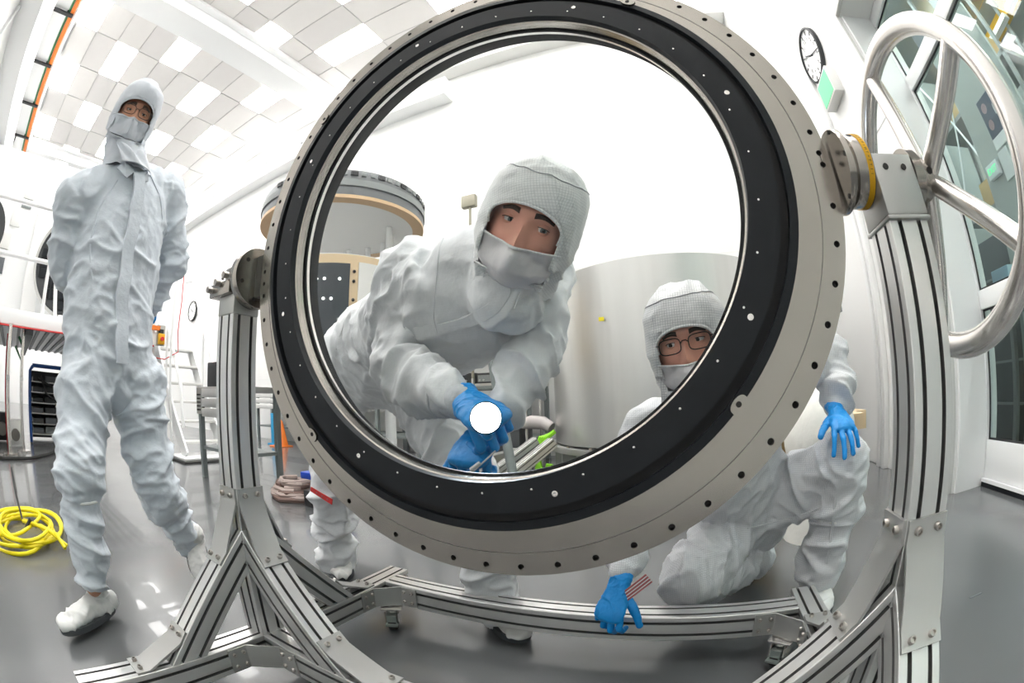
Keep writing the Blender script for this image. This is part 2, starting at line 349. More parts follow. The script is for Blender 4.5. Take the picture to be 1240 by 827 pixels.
for i,(yy,zz,m_) in enumerate(((2.5,3.36,CARD),(3.0,3.36,MGREY),(3.6,3.36,CARD),(2.6,4.36,MGREY),(3.4,4.36,DGREY),(2.5,2.26,DGREY),(3.5,2.26,CARD),(2.6,1.16,DGREY))):
    lb=('tan box on third rack shelf beside upright','grey bin on third rack shelf, middle','tan box at right end of third rack shelf','grey bin on the top rack shelf, left','dark bin on the top rack shelf, right','dark bin on second rack shelf, left','tan box on second rack shelf, right','dark bin on the lowest rack shelf')[i]
    tag(bx('storage_box',(3.96,yy,zz-.008),(4.46,yy+.4,zz+.3),m_,None,.01),lb,'box','boxes on the rack behind glass')
cb=thing('supply_cabinet','dark glass-front supply cabinet beyond the glazed door','cabinet',(3.5,3.1,0))
bx('body',(3.2,2.95,0),(3.7,4.2,1.75),DGREY,cb,.01)
for k in range(4): bx('shelf',(3.17,2.98,.3+k*.36),(3.2,4.15,.32+k*.36),MGREY,cb)
tag(bx('tissue_box',(2.55,2.42,1.13),(2.75,2.66,1.32),mat('pale_blue_carton',(.35,.5,.62),.6),None,.006),'pale blue carton on the desk just behind glass','box')
tag(MB().sphere((2.66,2.30,1.24),.09,12,8,(1,.8,1.3)).build('yellow_bag',YEL),'crumpled yellow bag beside the pale blue carton','bag')
dk=thing('side_desk','dark desk standing just behind the glazed wall','desk',(2.7,2.3,0)); bx('top',(2.35,1.9,1.08),(2.93,2.85,1.122),DGREY,dk)
for xx,yy in((2.60,2.30),(2.86,1.92),(2.37,2.78),(2.86,2.78)): bx('leg',(xx,yy,0),(xx+.05,yy+.05,1.08),MGREY,dk)
pp=thing('wall_poster','navy poster with number and white footer on curtain wall','poster',(2.9,1.9,2.4))
def yzM(p,ax=(0,-1,0),up=(0,0,1)):
    ax=V3(ax).normalized(); up=V3(up); n=ax.cross(up); return Matrix([[ax.x,up.x,n.x,p[0]],[ax.y,up.y,n.y,p[1]],[ax.z,up.z,n.z,p[2]],[0,0,0,1]])
bx('sheet',(3.0,2.15,2.32),(3.01,2.49,2.66),NAVY,pp); bx('footer',(2.996,2.15,2.23),(3.008,2.49,2.319),PAPER,pp)
text_mesh('lettering','12',.13,yzM((2.995,2.24,2.49)),PAPER,pp)
for zz in(2.57,2.42): MB().sphere((2.997,2.41,zz),.045,10,6,(.05,1,1)).build('picture',mat('pink_grey_print',(.35,.25,.28),.5),pp)
bx('panel',(3.012,1.9,0.0),(3.05,2.8,3.4),mat('hall_partition',(.42,.46,.45),.5),pp)
es=thing('exit_sign','small green lit exit sign on the hall partition','sign',(3.0,2.3,2.05)); bx('case',(2.96,2.53,2.06),(3.011,2.72,2.18),PAPER,es,.004)
text_mesh('lettering','EXIT',.075,yzM((2.957,2.625,2.12)),mat('green_letters',(.02,.5,.2),.5,emit=(.1,.9,.4),estr=1.2),es)
tag(bx('notice_sheet',(2.998,2.34,1.98),(3.0115,2.50,2.21),PAPER),'white notice sheet beside the exit sign','paper')
hs=thing('picture_board','white board with green pictures and blue hose behind lower glass','board',(2.6,1.9,0)); bx('board',(2.50,1.80,.30),(2.53,2.28,.98),PAPER,hs)
for yy,zz in((1.88,.66),(1.88,.50),(2.04,.66),(2.04,.50)): bx('photo',(2.495,yy,zz),(2.499,yy+.12,zz+.12),mat('green_photo',(.18,.28,.16),.5),hs)
bx('foot',(2.48,1.85,0),(2.6,2.25,.3),DGREY,hs)
MB().tube([(2.48,2.2,1.0),(2.46,2.2,.85),(2.46,2.1,.78),(2.46,2.02,.85),(2.46,2.02,1.0)],.014,8).build('hose',mat('teal_hose',(.02,.18,.28),.4),hs)
tag(bx('black_curtain',(2.75,1.2,.0),(2.8,1.78,1.1),DARK),'black curtain behind the lower glass pane','curtain')
for k in range(4):
    for j in range(2):
        o=bx('ceiling_light',(3.0+j*1.8,-.8+k*1.3,4.9),(3.25+j*1.8,-.1+k*1.3,4.95),LIT2); tag(o,'white tube light behind the glass, %s row, %s one'%(('near','far')[j],('nearest','second','third','farthest')[k]),'light','tube lights in the hall')
struct(MB().box((XD+.1,YN,5.0),(7.4,YB-.6,5.05)).build('trim_10',MGREY))

# ---- wall clock, sign box, switches ----
def clock(c,r,n,up,label,hands=True):
    c=V3(c);n=V3(n).normalized();up=V3(up); t=thing('wall_clock',label,'clock',c)
    MB().lathe([(0,-.005),(r,-.005),(r,.045),(r*.93,.05),(r*.93,.03)],c,n,48).build('case',DARK,t)
    MB().lathe([(0,.028),(r*.94,.028)],c,n,40).build('dial',WHITE2,t)
    s_=up.cross(n)
    for k in range(12):
        a=2*PI*k/12; d=up*math.cos(a)+s_*math.sin(a); p=c+n*.032
        MB().tube([p+d*r*.74,p+d*r*.88],r*.018,5).build('hour_mark',DARK,t)
        if hands:
            M=Matrix([[s_.x,up.x,n.x,0],[s_.y,up.y,n.y,0],[s_.z,up.z,n.z,0],[0,0,0,1]]); M.translation=c+n*.031+d*r*.60
            text_mesh('numeral',str(12 if k==0 else k),r*.22,M,DARK,t)
    for a,l,w_ in((-.95,.5,.02),(1.95,.8,.013)):
        d=up*math.cos(a)+s_*math.sin(a); p=c+n*.036; MB().tube([p-d*r*.12,p+d*r*l],[r*w_*1.6,r*w_],6).build('hand',DARK,t)
clock((XR-.001,3.04,3.45),.27,(-1,0,0),(0,0,1),'round black-rimmed wall clock on right white wall')
sb=thing('sign_box','pale green sign box on right wall below the clock','sign',(XR,2.95,3.0)); bx('case',(XR-.10,2.79,2.86),(XR-.001,3.13,3.12),OFFW,sb,.005); bx('face',(XR-.104,2.81,2.88),(XR-.10,3.11,3.10),SGREEN,sb)
for i,zz in enumerate((1.44,1.36)):
    o=bx('wall_switch',(XR-.02,4.26,zz),(XR-.001,4.36,zz+.055),MGREY,None,.003); tag(o,('upper' if i==0 else 'lower')+' small grey switch on right wall beside the ring','switch','pair of switches on the right wall')

# ================= THE STAND =================
W=.0762; XPR=(.326,.402); XPL=(-.994,-.918); YP=(.549,.625)
def prof():
    h=W/2; q=W/4; g=.0042; dp=.011; ch=.0015; pts=[]
    side=[(-h+ch,-h),(-q-g,-h),(-q-g,-h+dp),(-q+g,-h+dp),(-q+g,-h),(q-g,-h),(q-g,-h+dp),(q+g,-h+dp),(q+g,-h),(h-ch,-h)]
    for k in range(4):
        c,s=(1,0,-1,0)[k],(0,1,0,-1)[k]
        for x,y in side: pts.append((x*c-y*s,x*s+y*c))
    return pts
PROF=prof()
def extr(p0,p1,side,n0=None,n1=None):
    p0=V3(p0);p1=V3(p1);t=(p1-p0).normalized(); x=V3(side); x=(x-t*x.dot(t)).normalized(); y=t.cross(x); n0=V3(n0) if n0 else t; n1=V3(n1) if n1 else t
    me=bpy.data.meshes.new('x'); vs=[]
    for p,n in((p0,n0),(p1,n1)):
        for a,b in PROF:
            q=p+x*a+y*b; q=q+t*((p-q).dot(n)/t.dot(n)); vs.append(tuple(q))
    N=len(PROF); fs=[(k,(k+1)%N,N+(k+1)%N,N+k) for k in range(N)]+[tuple(range(N-1,-1,-1)),tuple(range(N,2*N))]
    me.from_pydata(vs,[],fs); me.materials.append(ALU); me.materials.append(ALU_SHADE)
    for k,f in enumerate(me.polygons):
        if k<N and k%10 in(1,2,3,5,6,7): f.material_index=1  # slot walls and floors get the painted shade
    bm=bmesh.new(); bm.from_mesh(me); bmesh.ops.recalc_face_normals(bm,faces=bm.faces); bm.to_mesh(me); bm.free()
    return me
scr=MB(); scr.lathe([(0,0),(.0068,0),(.0068,.0065),(.006,.0078),(.0037,.0078),(.0037,.003),(0,.003)],(0,0,0),(0,0,1),14); ME_SCR=scr.mesh('screw',SCREW)
wsh=MB().lathe([(.0,.0),(.0095,0),(.0095,.0016),(.0,.0016)],(0,0,0),(0,0,1),16)
def screw(p,n,parent,sc=1.0):
    q=V3(n).normalized().to_track_quat('Z','Y'); M=Matrix.Translation(V3(p))@q.to_matrix().to_4x4()@Matrix.Diagonal((sc,sc,sc,1))
    return link('screw',ME_SCR,parent,mw=M)
def strip(path,wv,w0,w1,th,out):   # bent plate: path points, swept along wv from w0 to w1, thickness th outward
    m=MB(); wv=V3(wv); P=[V3(p) for p in path]; n=len(P); O=[]
    for i in range(n):
        a=(P[i]-P[i-1]).normalized() if i else None; b=(P[i+1]-P[i]).normalized() if i<n-1 else None
        t=((a or b)+(b or a)).normalized(); nn=wv.cross(t).normalized()
        if nn.dot(V3(out))<0: nn=-nn
        c=1.0 if (a is None or b is None) else 1/max(.5,math.cos(a.angle(b)/2)); O.append(nn*th*c)
    vs=[]
    for i in range(n): vs += [P[i]+wv*w0,P[i]+wv*w1,P[i]+wv*w1+O[i],P[i]+wv*w0+O[i]]
    fs=[(i*4+k,i*4+(k+1)%4,i*4+4+(k+1)%4,i*4+4+k) for i in range(n-1) for k in range(4)]+[(3,2,1,0),(n*4-4,n*4-3,n*4-2,n*4-1)]
    return m.add(vs,fs)
stand=thing('support_stand','aluminium extrusion stand on casters carrying the big ring','stand',(-.296,.587,0))
def post(cx):
    link('post',extr((cx,.587,.1625),(cx,.587,.962),(1,0,0)),stand)
post(-.956); post(.364)
ZB0,ZB1=.086,.162; zb=.124
for cx in(-.956,.364): link('base_beam',extr((cx,-.01,zb),(cx,1.20,zb),(1,0,0)),stand)
for cy in(.587,1.108): link('cross_beam',extr((-.9175,cy,zb),(.3255,cy,zb),(0,1,0)),stand)
def strut(face,d,wv,outn):
    # face: point on the post face centre line at z=0 ; d: horizontal direction away from the post
    face=V3(face); d=V3(d); U=V3((0,0,1))
    P=lambda s,z: face+d*s+U*z
    link('strut',extr(P(0.0005,.400),P(.2375,.1625),wv,d,U),stand)
    h=W/2-.0012
    s45=V3(d)*.7071+U*-.7071; nrm=V3(d)*.7071+U*.7071
    top=[P(0,.556),P(0,.520),P(.0505,.4035),P(.0505,.4035)+s45*.036]
    off=[d*.0006]*2+[nrm*.0006]*2
    strip([a+b for a,b in zip(top,off)],wv,-h,h,.006,d+U).build('gusset_plate',PLATE,stand)
    q=P(.2445,.2095)
    bot=[q-s45*.036+nrm*.0006,q+nrm*.0006,P(.355,.1626),P(.392,.1626)]
    strip(bot,wv,-h,h,.006,d+U).build('gusset_plate',PLATE,stand)
    w_=V3(wv)
    for k in(-1,1):
        screw(P(.0066,.539)+w_*k*W/4,d,stand); screw(P(.0505,.4035)+s45*.020+nrm*.0066+w_*k*W/4,nrm,stand)
        screw(q-s45*.020+nrm*.0066+w_*k*W/4,nrm,stand); screw(P(.375,.1692)+w_*k*W/4,U,stand)
for cx,sg in((-.956,1),(.364,-1)):
    strut((cx,.549,0),(0,-1,0),(1,0,0),0); strut((cx,.625,0),(0,1,0),(1,0,0),0); strut((cx+sg*.038,.587,0),(sg,0,0),(0,1,0),0)
def corner(cx,cy,sx,sy):
    # inner corner at (cx,cy) between a base beam (runs along y) and a cross beam (runs along x)
    C=V3((cx,cy,0)); X=V3((sx,0,0)); Yv=V3((0,sy,0)); o=.0006
    path=[C+Yv*.125+X*o,C+Yv*.066+X*o,C+X*.066+Yv*o,C+X*.125+Yv*o]
    strip(path,(0,0,1),ZB0+.004,ZB1-.004,.005,X+Yv).build('corner_plate',PLATE,stand)
    for z in(ZB0+.020,ZB1-.020):
        for d in(.080,.110): screw(C+Yv*d+X*.0056+V3((0,0,z)),X,stand,.85); screw(C+X*d+Yv*.0056+V3((0,0,z)),Yv,stand,.85)
for cx,sx in((-.918,1),(.326,-1)):
    corner(cx,.549,sx,-1); corner(cx,.625,sx,1); corner(cx,1.070,sx,-1)
def caster(x,y,a):
    c=MB().box((-.035,-.030,.080),(.035,.030,.0858),None,.001).cyl((0,0,.068),(0,0,.080),.022)
    c.box((-.024,-.03,.02),(-.019,.022,.07)).box((.019,-.03,.02),(.024,.022,.07))
    M=Matrix.Translation((x,y,0))@Matrix.Rotation(a,4,'Z')
    o=link('caster',c.mesh('caster',CHROME),stand,mw=M)
    link('wheel',MB().cyl((-.013,-.012,.0305),(.013,-.012,.0305),.030,n=24).mesh('wheel',RUB),o,mw=M)
    link('brake_lever',MB().box((-.02,-.055,.030),(.02,-.035,.036)).box((-.016,-.04,.034),(.016,-.01,.064)).mesh('brake_lever',mat('zinc',(.35,.4,.38),.35,.8)),o,mw=M)
caster(-.880,1.045,.5); caster(.290,1.045,-.6); caster(-.956,.03,0); caster(.364,.03,0)
# bearing caps on the posts
U_=MB().box((.3235,.5425,.9625),(.4045,.6315,1.058),None,.004)
cap=U_.build('bearing_cap',PLATE,stand)
for dx in(-.018,.018): MB().cyl((.364+dx,.5405,1.035),(.364+dx,.546,1.035),.005,n=12).build('screw_hole',HOLE,stand)
MB().box((.322,.5405,.9560),(.406,.6335,.9622),None,.002).build('cap_flange',PLATE,stand)
# left cap: clamp block with cap screws
MB().box((-.9955,.5475,.9625),(-.9165,.6265,1.010),None,.003).build('bearing_cap',PLATE,stand)
MB().box((-1.035,.535,1.011),(-.928,.645,1.045),None,.004).box((-.990,.555,1.045),(-.935,.630,1.085),None,.006).build('clamp_block',STEEL,stand)
for i in range(3): MB().cyl((-1.020+i*.040,.520,1.030+.012*i),(-1.020+i*.040,.535,1.030+.012*i),.0085,n=14).build('clamp_screw',SCREW,stand)
MB().tube(arc_pts((-.985,.56,1.052),(1,0,0),(0,0,1),.028,0,2.8,10),.004,6).build('cable_loop',STEELD,stand)
# trunnion
ZA=1.050; YA=.592
tn=thing('trunnion_hub','round steel trunnion hub with yellow tape joining ring to right post','hub',(.30,YA,ZA))
MB().lathe([(0,0),(.064,0),(.066,.004),(.066,.009),(0,.009)],(.2735,YA,ZA),(1,0,0),56).build('flange',STEEL,tn)
MB().lathe([(0,0),(.050,0),(.050,.013),(.0,.013)],(.2820,YA,ZA),(1,0,0),56).build('neck',STEEL,tn)
MB().lathe([(0,0),(.055,0),(.057,.003),(.057,.028),(.0,.028)],(.2947,YA,ZA),(1,0,0),56).build('collar',STEEL,tn)
MB().lathe([(.0572,0),(.0582,0),(.0582,.010),(.0572,.010)],(.3105,YA,ZA),(1,0,0),56,True).build('tape_ring',YTAPE,tn)
for k in range(24):
    a=PI*.35+k*.11; p=V3((.3155,YA+.0583*math.cos(a),ZA+.0583*math.sin(a))); M=Matrix([[0,0,0,0]]*4)
    n=V3((0,math.cos(a),math.sin(a))); up=V3((1,0,0)); s_=up.cross(n); text_mesh('tape_mark',random.choice('I1T=H'),.006,Matrix([[s_.x,up.x,n.x,p.x],[s_.y,up.y,n.y,p.y],[s_.z,up.z,n.z,p.z],[0,0,0,1]]),HOLE,tn,.0002)
for k in range(6):
    a=k*PI/3; MB().cyl((.2722,YA+.060*math.cos(a),ZA+.060*math.sin(a)),(.2744,YA+.060*math.cos(a),ZA+.060*math.sin(a)),.004,n=10).build('bolt',HOLE,tn)
_a=2.3; MB().cyl((.3035,YA+.050*math.cos(_a),ZA+.050*math.sin(_a)),(.3035,YA+.0576*math.cos(_a),ZA+.0576*math.sin(_a)),.005,n=14).build('key_slot',HOLE,tn)
tl=thing('trunnion_disc','thick steel trunnion disc between left post and ring','hub',(-.89,YA,ZA-.01))
MB().lathe([(0,0),(.072,0),(.074,.003),(.074,.026),(.072,.029),(0,.029)],(-.9155,.60,ZA),(1,0,0),56).build('disc',STEEL,tl)
MB().cyl((-.9358,.60,ZA-.002),(-.9165,.60,ZA-.002),.03,n=24).build('shaft',STEEL,tl)
for k in range(6):
    a=k*PI/3+.3; MB().cyl((-.8872,.60+.055*math.cos(a),ZA+.055*math.sin(a)),(-.8855,.60+.055*math.cos(a),ZA+.055*math.sin(a)),.0055,n=10).build('bolt',HOLE,tl)
bx('spacer',(-.8863,.588,ZA-.05),(-.8635,.64,ZA+.05),STEELD,tl)

# ================= THE RING WINDOW =================
RC=V3((-.2964,.5889,1.0564)); RB=.5524
ring=thing('ring_window','giant round lens window in steel flange with black inner ring','window',RC)
m_=MB().lathe([(.485,0),(.567,0),(.567,.012),(.560,.016),(.560,.066),(.485,.066)],RC,(0,1,0),160,True)
fl_o=m_.build('steel_flange',STEEL,ring)
# bolt holes: real holes cut in the flange
cut=MB(); angs=[]
for k in range(60):
    a=math.radians(-6.38-5.984*k); angs.append(a)
angs += [math.radians(-6.38+5.984*.5+5.984*1), math.radians(-6.38-5.984*.5-5.984*28)]
for a in angs: p=RC+V3((math.cos(a),0,math.sin(a)))*RB; cut.cyl(p+V3((0,-.01,0)),p+V3((0,.014,0)),.0050,n=14)
co=cut.build('cutter',HOLE); fl_o.data.materials.append(HOLE)
bo=fl_o.modifiers.new('b','BOOLEAN'); bo.operation='DIFFERENCE'; bo.object=co; bo.solver='EXACT'
dg=bpy.context.evaluated_depsgraph_get(); nm=bpy.data.meshes.new_from_object(fl_o.evaluated_get(dg)); fl_o.modifiers.clear(); fl_o.data=nm; bpy.data.objects.remove(co)
nm.polygons.foreach_set('use_smooth',[False]*len(nm.polygons))
for f in nm.polygons:   # walls of the bores are dark
    c=f.center-RC; rr=math.hypot(c.x,c.z)
    if f.area<6e-5 and abs(rr-RB)<.0075 and -.001<c.y<.0145: f.material_index=len(nm.materials)-1
boreme=MB().cyl((0,.0125,0),(0,.0138,0),.0049,n=12).mesh('bolt_bore',HOLE)
for a in angs: link('bolt_bore',boreme,ring,loc=RC+V3((math.cos(a),0,math.sin(a)))*RB+V3((0,-.0035,0)))
MB().lathe([(.5290,-.0006),(.5302,-.0006),(.5302,.0),(.5290,.0)],RC,(0,1,0),160,True).build('scribed_step',STEELD,ring)
# black retaining ring, standing proud towards the camera
k0=-.033
MB().lathe([(.412,k0),(.4575,k0),(.4575,k0+.012),(.4715,k0+.012),(.4715,k0),(.4845,k0+.002),(.4849,.065),(.430,.065),(.430,.012),(.418,.010),(.412,-.012)],RC,(0,1,0),160,True).build('black_ring',BLACK,ring)
MB().lathe([(.4577,k0+.0105),(.4713,k0+.0105),(.4713,k0+.0112),(.4577,k0+.0112)],RC,(0,1,0),160,True).build('groove_seal',BLACKG,ring)
MB().lathe([(.4095,-.016),(.4119,-.018),(.4119,.004),(.4095,.002)],RC,(0,1,0),160,True).build('bezel',STEEL,ring)
MB().lathe([(.4055,.0045),(.4119,.0045),(.4119,.010),(.4055,.010)],RC,(0,1,0),160,True).build('seal',BLACKG,ring)
MB().lathe([(.4085,.0105),(.4119,.0105),(.4119,.020),(.4085,.020)],RC,(0,1,0),160,True).build('bezel',CHROME,ring)
MB().lathe([(0,-.010),(.15,-.0095),(.30,-.0080),(.4094,-.0065),(.4094,.0008),(0,.0008)],RC,(0,1,0),120).build('lens_glass',GLASSL,ring)
s2=MB().lathe([(0,0),(.0017,0),(.0017,-.0006),(.0,-.0009)],(0,0,0),(0,1,0),10).mesh('screw',CHROME)
s3=MB().lathe([(0,0),(.0043,0),(.0043,-.0012),(.002,-.0016),(0,-.001)],(0,0,0),(0,1,0),14).mesh('large_screw',CHROME)
KC=RC+V3((0,k0,0))
for k in range(36):
    a=math.radians(2+10*k); link('screw',s2,ring,loc=KC+V3((math.cos(a),0,math.sin(a)))*.4275)
for a_ in(-29,16,61,106,151,-164,-119,-74): a=math.radians(a_); link('large_screw',s3,ring,loc=KC+V3((math.cos(a),0,math.sin(a)))*.440)
for a_ in(-132.6,-41.4,49.4,138.7):
    a=math.radians(a_); u=V3((math.cos(a),0,math.sin(a))); t=V3((-math.sin(a),0,math.cos(a))); c=KC+u*.4805
    pts=[]; 
    for q in range(24):
        g_=2*PI*q/24; pts.append((math.cos(g_)*.0135,math.copysign(abs(math.sin(g_))**.7,math.sin(g_))*.010))
    vs=[c+t*x+u*(y+.002)+V3((0,h,0)) for h in(-.006,-.0005) for x,y in pts]; n=24
    MB().add(vs,[(i,(i+1)%n,n+(i+1)%n,n+i) for i in range(n)]+[tuple(range(n)),tuple(range(n,2*n))]).build('clip_tab',STEEL,ring)
    MB().cyl(c+V3((0,-.0064,0)),c+V3((0,-.0058,0)),.0038,n=12).build('clip_hole',HOLE,ring)
# lifting lug at the top
bx('lifting_lug',(-.152,.592,1.602),(-.108,.65,1.68),PLATE,ring,.003)

# ================= HAND WHEEL =================
hwc=V3((.474,.588,1.036)); hwl=thing('hand_wheel','large chrome hand wheel with tube spokes beside right post','wheel',hwc)
R_=.256
MB().tube(arc_pts(hwc,(0,1,0),(0,0,1),R_,0,2*PI-2*PI/72,71),.0205,16,True).build('rim',CHROME,hwl)
for a_ in(152,76,220,4,292):
    a=math.radians(a_); d=V3((0,math.cos(a),math.sin(a)))
    MB().tube([hwc+d*.022+V3((-.014,0,0)),hwc+d*.09+V3((-.011,0,0)),hwc+d*.16+V3((-.006,0,0)),hwc+d*(R_-.006)],[.0175,.0175,.0175,.0175],14).build('spoke',CHROME,hwl)
MB().lathe([(0,0),(.034,0),(.036,.003),(.036,.022),(.031,.027),(.012,.027),(.010,.021),(0,.021)],hwc+V3((-.045,0,0)),(1,0,0),40).build('hub',STEEL,hwl)
MB().lathe([(0,0),(.048,0),(.048,.020),(0,.020)],hwc+V3((-.0690,0,.0)),(1,0,0),40).build('bearing',STEEL,hwl)
MB().cyl(hwc+V3((-.03,-.0375,.0)),hwc+V3((-.03,-.034,.0)),.006,n=12).build('set_screw',HOLE,hwl)

# ================= PEOPLE =================
def _h(i,j,k): 
    n=(i*374761393+j*668265263+k*2147483647*3+1013904223)&0xffffffff; n=((n^(n>>13))*1274126177)&0xffffffff; return ((n^(n>>16))&0xffff)/65535.
def vn(P):      # smooth value noise, vectorised, 0..1
    P=np.asarray(P); i=np.floor(P).astype(np.int64); f=P-i; f=f*f*(3-2*f); o=0
    for dx in(0,1):
        for dy in(0,1):
            for dz in(0,1):
                wt=(f[:,0] if dx else 1-f[:,0])*(f[:,1] if dy else 1-f[:,1])*(f[:,2] if dz else 1-f[:,2])
                o=o+wt*_h(i[:,0]+dx,i[:,1]+dy,i[:,2]+dz)
    return o
def remesh(mb,voxel,sm=4):
    me=bpy.data.meshes.new('tmp'); me.from_pydata([tuple(p) for p in mb.v],[],mb.f)
    bm=bmesh.new(); bm.from_mesh(me); bmesh.ops.triangulate(bm,faces=[f for f in bm.faces if len(f.verts)>4]); bmesh.ops.recalc_face_normals(bm,faces=bm.faces); bm.to_mesh(me); bm.free()
    o=bpy.data.objects.new('tmp',me); COL.objects.link(o); md=o.modifiers.new('r','REMESH'); md.mode='VOXEL'; md.voxel_size=voxel
    dg=bpy.context.evaluated_depsgraph_get(); r=bpy.data.meshes.new_from_object(o.evaluated_get(dg)); bpy.data.objects.remove(o)
    n=len(r.vertices); V=np.empty(n*3); r.vertices.foreach_get('co',V); V=V.reshape(-1,3)
    E=np.empty(len(r.edges)*2,int); r.edges.foreach_get('vertices',E); E=E.reshape(-1,2)
    def smooth(V,it):
        deg=np.bincount(E.ravel(),minlength=n).astype(float)[:,None]; deg[deg==0]=1
        for _ in range(it):
            A=np.stack([np.bincount(E[:,0],V[E[:,1],c],n)+np.bincount(E[:,1],V[E[:,0],c],n) for c in range(3)],1)/deg
            V=V*.4+A*.6
        return V
    V=smooth(V,sm); r.vertices.foreach_set('co',V.ravel()); r.update()
    return r,V,smooth
def normals(me):
    n=len(me.vertices); N=np.empty(n*3); me.vertices.foreach_get('normal',N); return N.reshape(-1,3)
def wrinkle(me,V,segs,amp=.008,seed=0,freq=13,smooth=None):
    N=normals(me); n=len(V); ds=[];ts=[];fr=[]
    for p0,p1,a0,a1 in segs:
        p0=np.array(p0);p1=np.array(p1);d=p1-p0;L=np.linalg.norm(d);d=d/L
        t=np.clip((V-p0)@d/L,0,1); ds.append(np.linalg.norm(V-(p0+t[:,None]*d*L),axis=1)); ts.append(t)
    ds=np.array(ds); wt=np.exp(-(ds-ds.min(0))/.02); wt/=wt.sum(0); disp=np.zeros(n)
    for i,(p0,p1,a0,a1) in enumerate(segs):
        p0=np.array(p0);p1=np.array(p1);d=p1-p0;L=np.linalg.norm(d);d=d/L; e1=np.cross(d,[.3,.2,.9]);e1/=np.linalg.norm(e1);e2=np.cross(d,e1)
        al=(V-p0)@d; u=(V-p0)@e1; v=(V-p0)@e2
        q=np.stack([al*freq*.95+u*freq*.60,u*freq*.50-al*freq*.40,v*freq*.52],1)+seed+i*7.3
        wv=vn(q*.6+31)*1.6
        r=1-np.abs(2*vn(q+wv[:,None]*np.array([1,.4,.4]))-1); r=r**4
        r2=1-np.abs(2*vn(q*2.3+wv[:,None]+11)-1); r2=r2**2.5
        A=(a0*(1-ts[i])+a1*ts[i])
        disp+=wt[i]*A*(r*1.15+r2*.45-.38)
    V2=V+N*(disp*amp)[:,None]
    if smooth: V2=smooth(V2,1)
    me.vertices.foreach_set('co',V2.ravel()); me.update(); return V2
def finish(me,name,material,parent):
    me.materials.clear(); me.materials.append(material)
    me.polygons.foreach_set('use_smooth',[True]*len(me.polygons)); me.name=name; me.update(); return link(name,me,parent)

def hand(name,parent,wrist,f,nrm,thumb,curl=(.3,.4,.3),spread=.10,scale=1.05,material=None,thumb_dir=None,cuff=.05,label=None,curls=None,tcurl=.3):
    W_=V3(wrist); f=V3(f).normalized(); nrm=V3(nrm); nrm=(nrm-f*nrm.dot(f)).normalized(); t=f.cross(nrm); 
    if t.dot(V3(thumb))<0: t=-t
    s=scale; m=MB()
    P=lambda a,b,c: W_+f*a*s+t*b*s+nrm*c*s
    side=t
    m.loft([(P(-cuff,0,0),.031*s,.024*s,side),(P(0,0,0),.028*s,.021*s,side),(P(.03,.002,0),.036*s,.019*s,side),(P(.065,.001,.001),.041*s,.016*s,side),(P(.088,0,0),.039*s,.0125*s,side)],18,4)
    for i,(b,ln,r) in enumerate(((.031,(.042,.027,.022),.0092),(.0105,(.047,.030,.023),.0094),(-.0105,(.043,.028,.022),.0091),(-.0305,(.034,.021,.019),.0082))):
        c=(curls[i] if curls else curl); ang=0; p=P(.078-.006*abs(i-1.2),b,.001); sp=(1.2-i)*spread
        d0=(f*math.cos(sp)+t*math.sin(sp)).normalized(); pts=[P(.05,b*.8,0),p]
        for k in range(3):
            ang+=c[k]; d=d0*math.cos(ang)-nrm*math.sin(ang); pts.append(pts[-1]+d*ln[k]*s)
        for k in range(4):
            r0=r*s*(1.05-.06*k); r1=r*s*(.99-.06*k)
            m.cyl(pts[k],pts[k+1],r0,r1,12); m.sphere(pts[k+1],r1*1.03,12,8)
    td=V3(thumb_dir).normalized() if thumb_dir is not None else (f*.62+t*.70-nrm*.25).normalized()
    p0=P(.018,.020,-.006); p1=p0+td*.038*s; d2=(td*math.cos(tcurl)+(f*.8-nrm*.3).normalized()*math.sin(tcurl)).normalized(); p2=p1+d2*.033*s; p3=p2+(d2*.9+f*.3-nrm*.15).normalized()*.026*s
    for a,b,r0,r1 in((p0,p1,.0150,.0122),(p1,p2,.0120,.0108),(p2,p3,.0106,.0092)):
        m.cyl(a,b,r0*s,r1*s,12); m.sphere(a,r0*s,12,8); m.sphere(b,r1*s,12,8)
    me,V,sm=remesh(m,.0021,2); wrinkle(me,V,[(tuple(P(-.05,0,0)),tuple(P(.09,0,0)),1.2,.4)],.0030,3,45)
    o=finish(me,name,material or GLOVE,parent)
    if label: o['label']=label
    return o

# ---- head: face (analytic surface), eyes, hood, mask, glasses; local frame x right(viewer's right when facing), y forward, z up
def frame(pos,fwd,up,sc=1.0):
    f=V3(fwd).normalized(); u=V3(up); u=(u-f*u.dot(f)).normalized(); x=f.cross(u)   # x = person's right
    return Matrix([[x.x*sc,f.x*sc,u.x*sc,pos[0]],[x.y*sc,f.y*sc,u.y*sc,pos[1]],[x.z*sc,f.z*sc,u.z*sc,pos[2]],[0,0,0,1]])
def g2(x,z,cx,cz,sx,sz): return math.exp(-((x-cx)/sx)**2-((z-cz)/sz)**2)
def facey(x,z):
    # front surface depth of the face at (x,z)
    e=1-(x/.076)**2-((z-.005)/.122)**2
    y=.094*math.sqrt(max(e,0))
    y+= .006*g2(x,z,0,.038,.05,.012)                      # brow ridge
    y-= .013*(g2(x,z,.031,.014,.017,.013)+g2(x,z,-.031,.014,.017,.013))  # sockets
    y+= .024*g2(x,z,0,-.026,.0105,.016)+.012*g2(x,z,0,-.006,.0085,.020)+.008*(g2(x,z,.011,-.031,.007,.007)+g2(x,z,-.011,-.031,.007,.007))
    y+= .007*(g2(x,z,.042,-.022,.018,.018)+g2(x,z,-.042,-.022,.018,.018))
    y+= .009*g2(x,z,0,-.064,.022,.007)+.008*g2(x,z,0,-.076,.019,.006)-.004*g2(x,z,0,-.070,.02,.0025)+.010*g2(x,z,0,-.100,.022,.014)
    return y
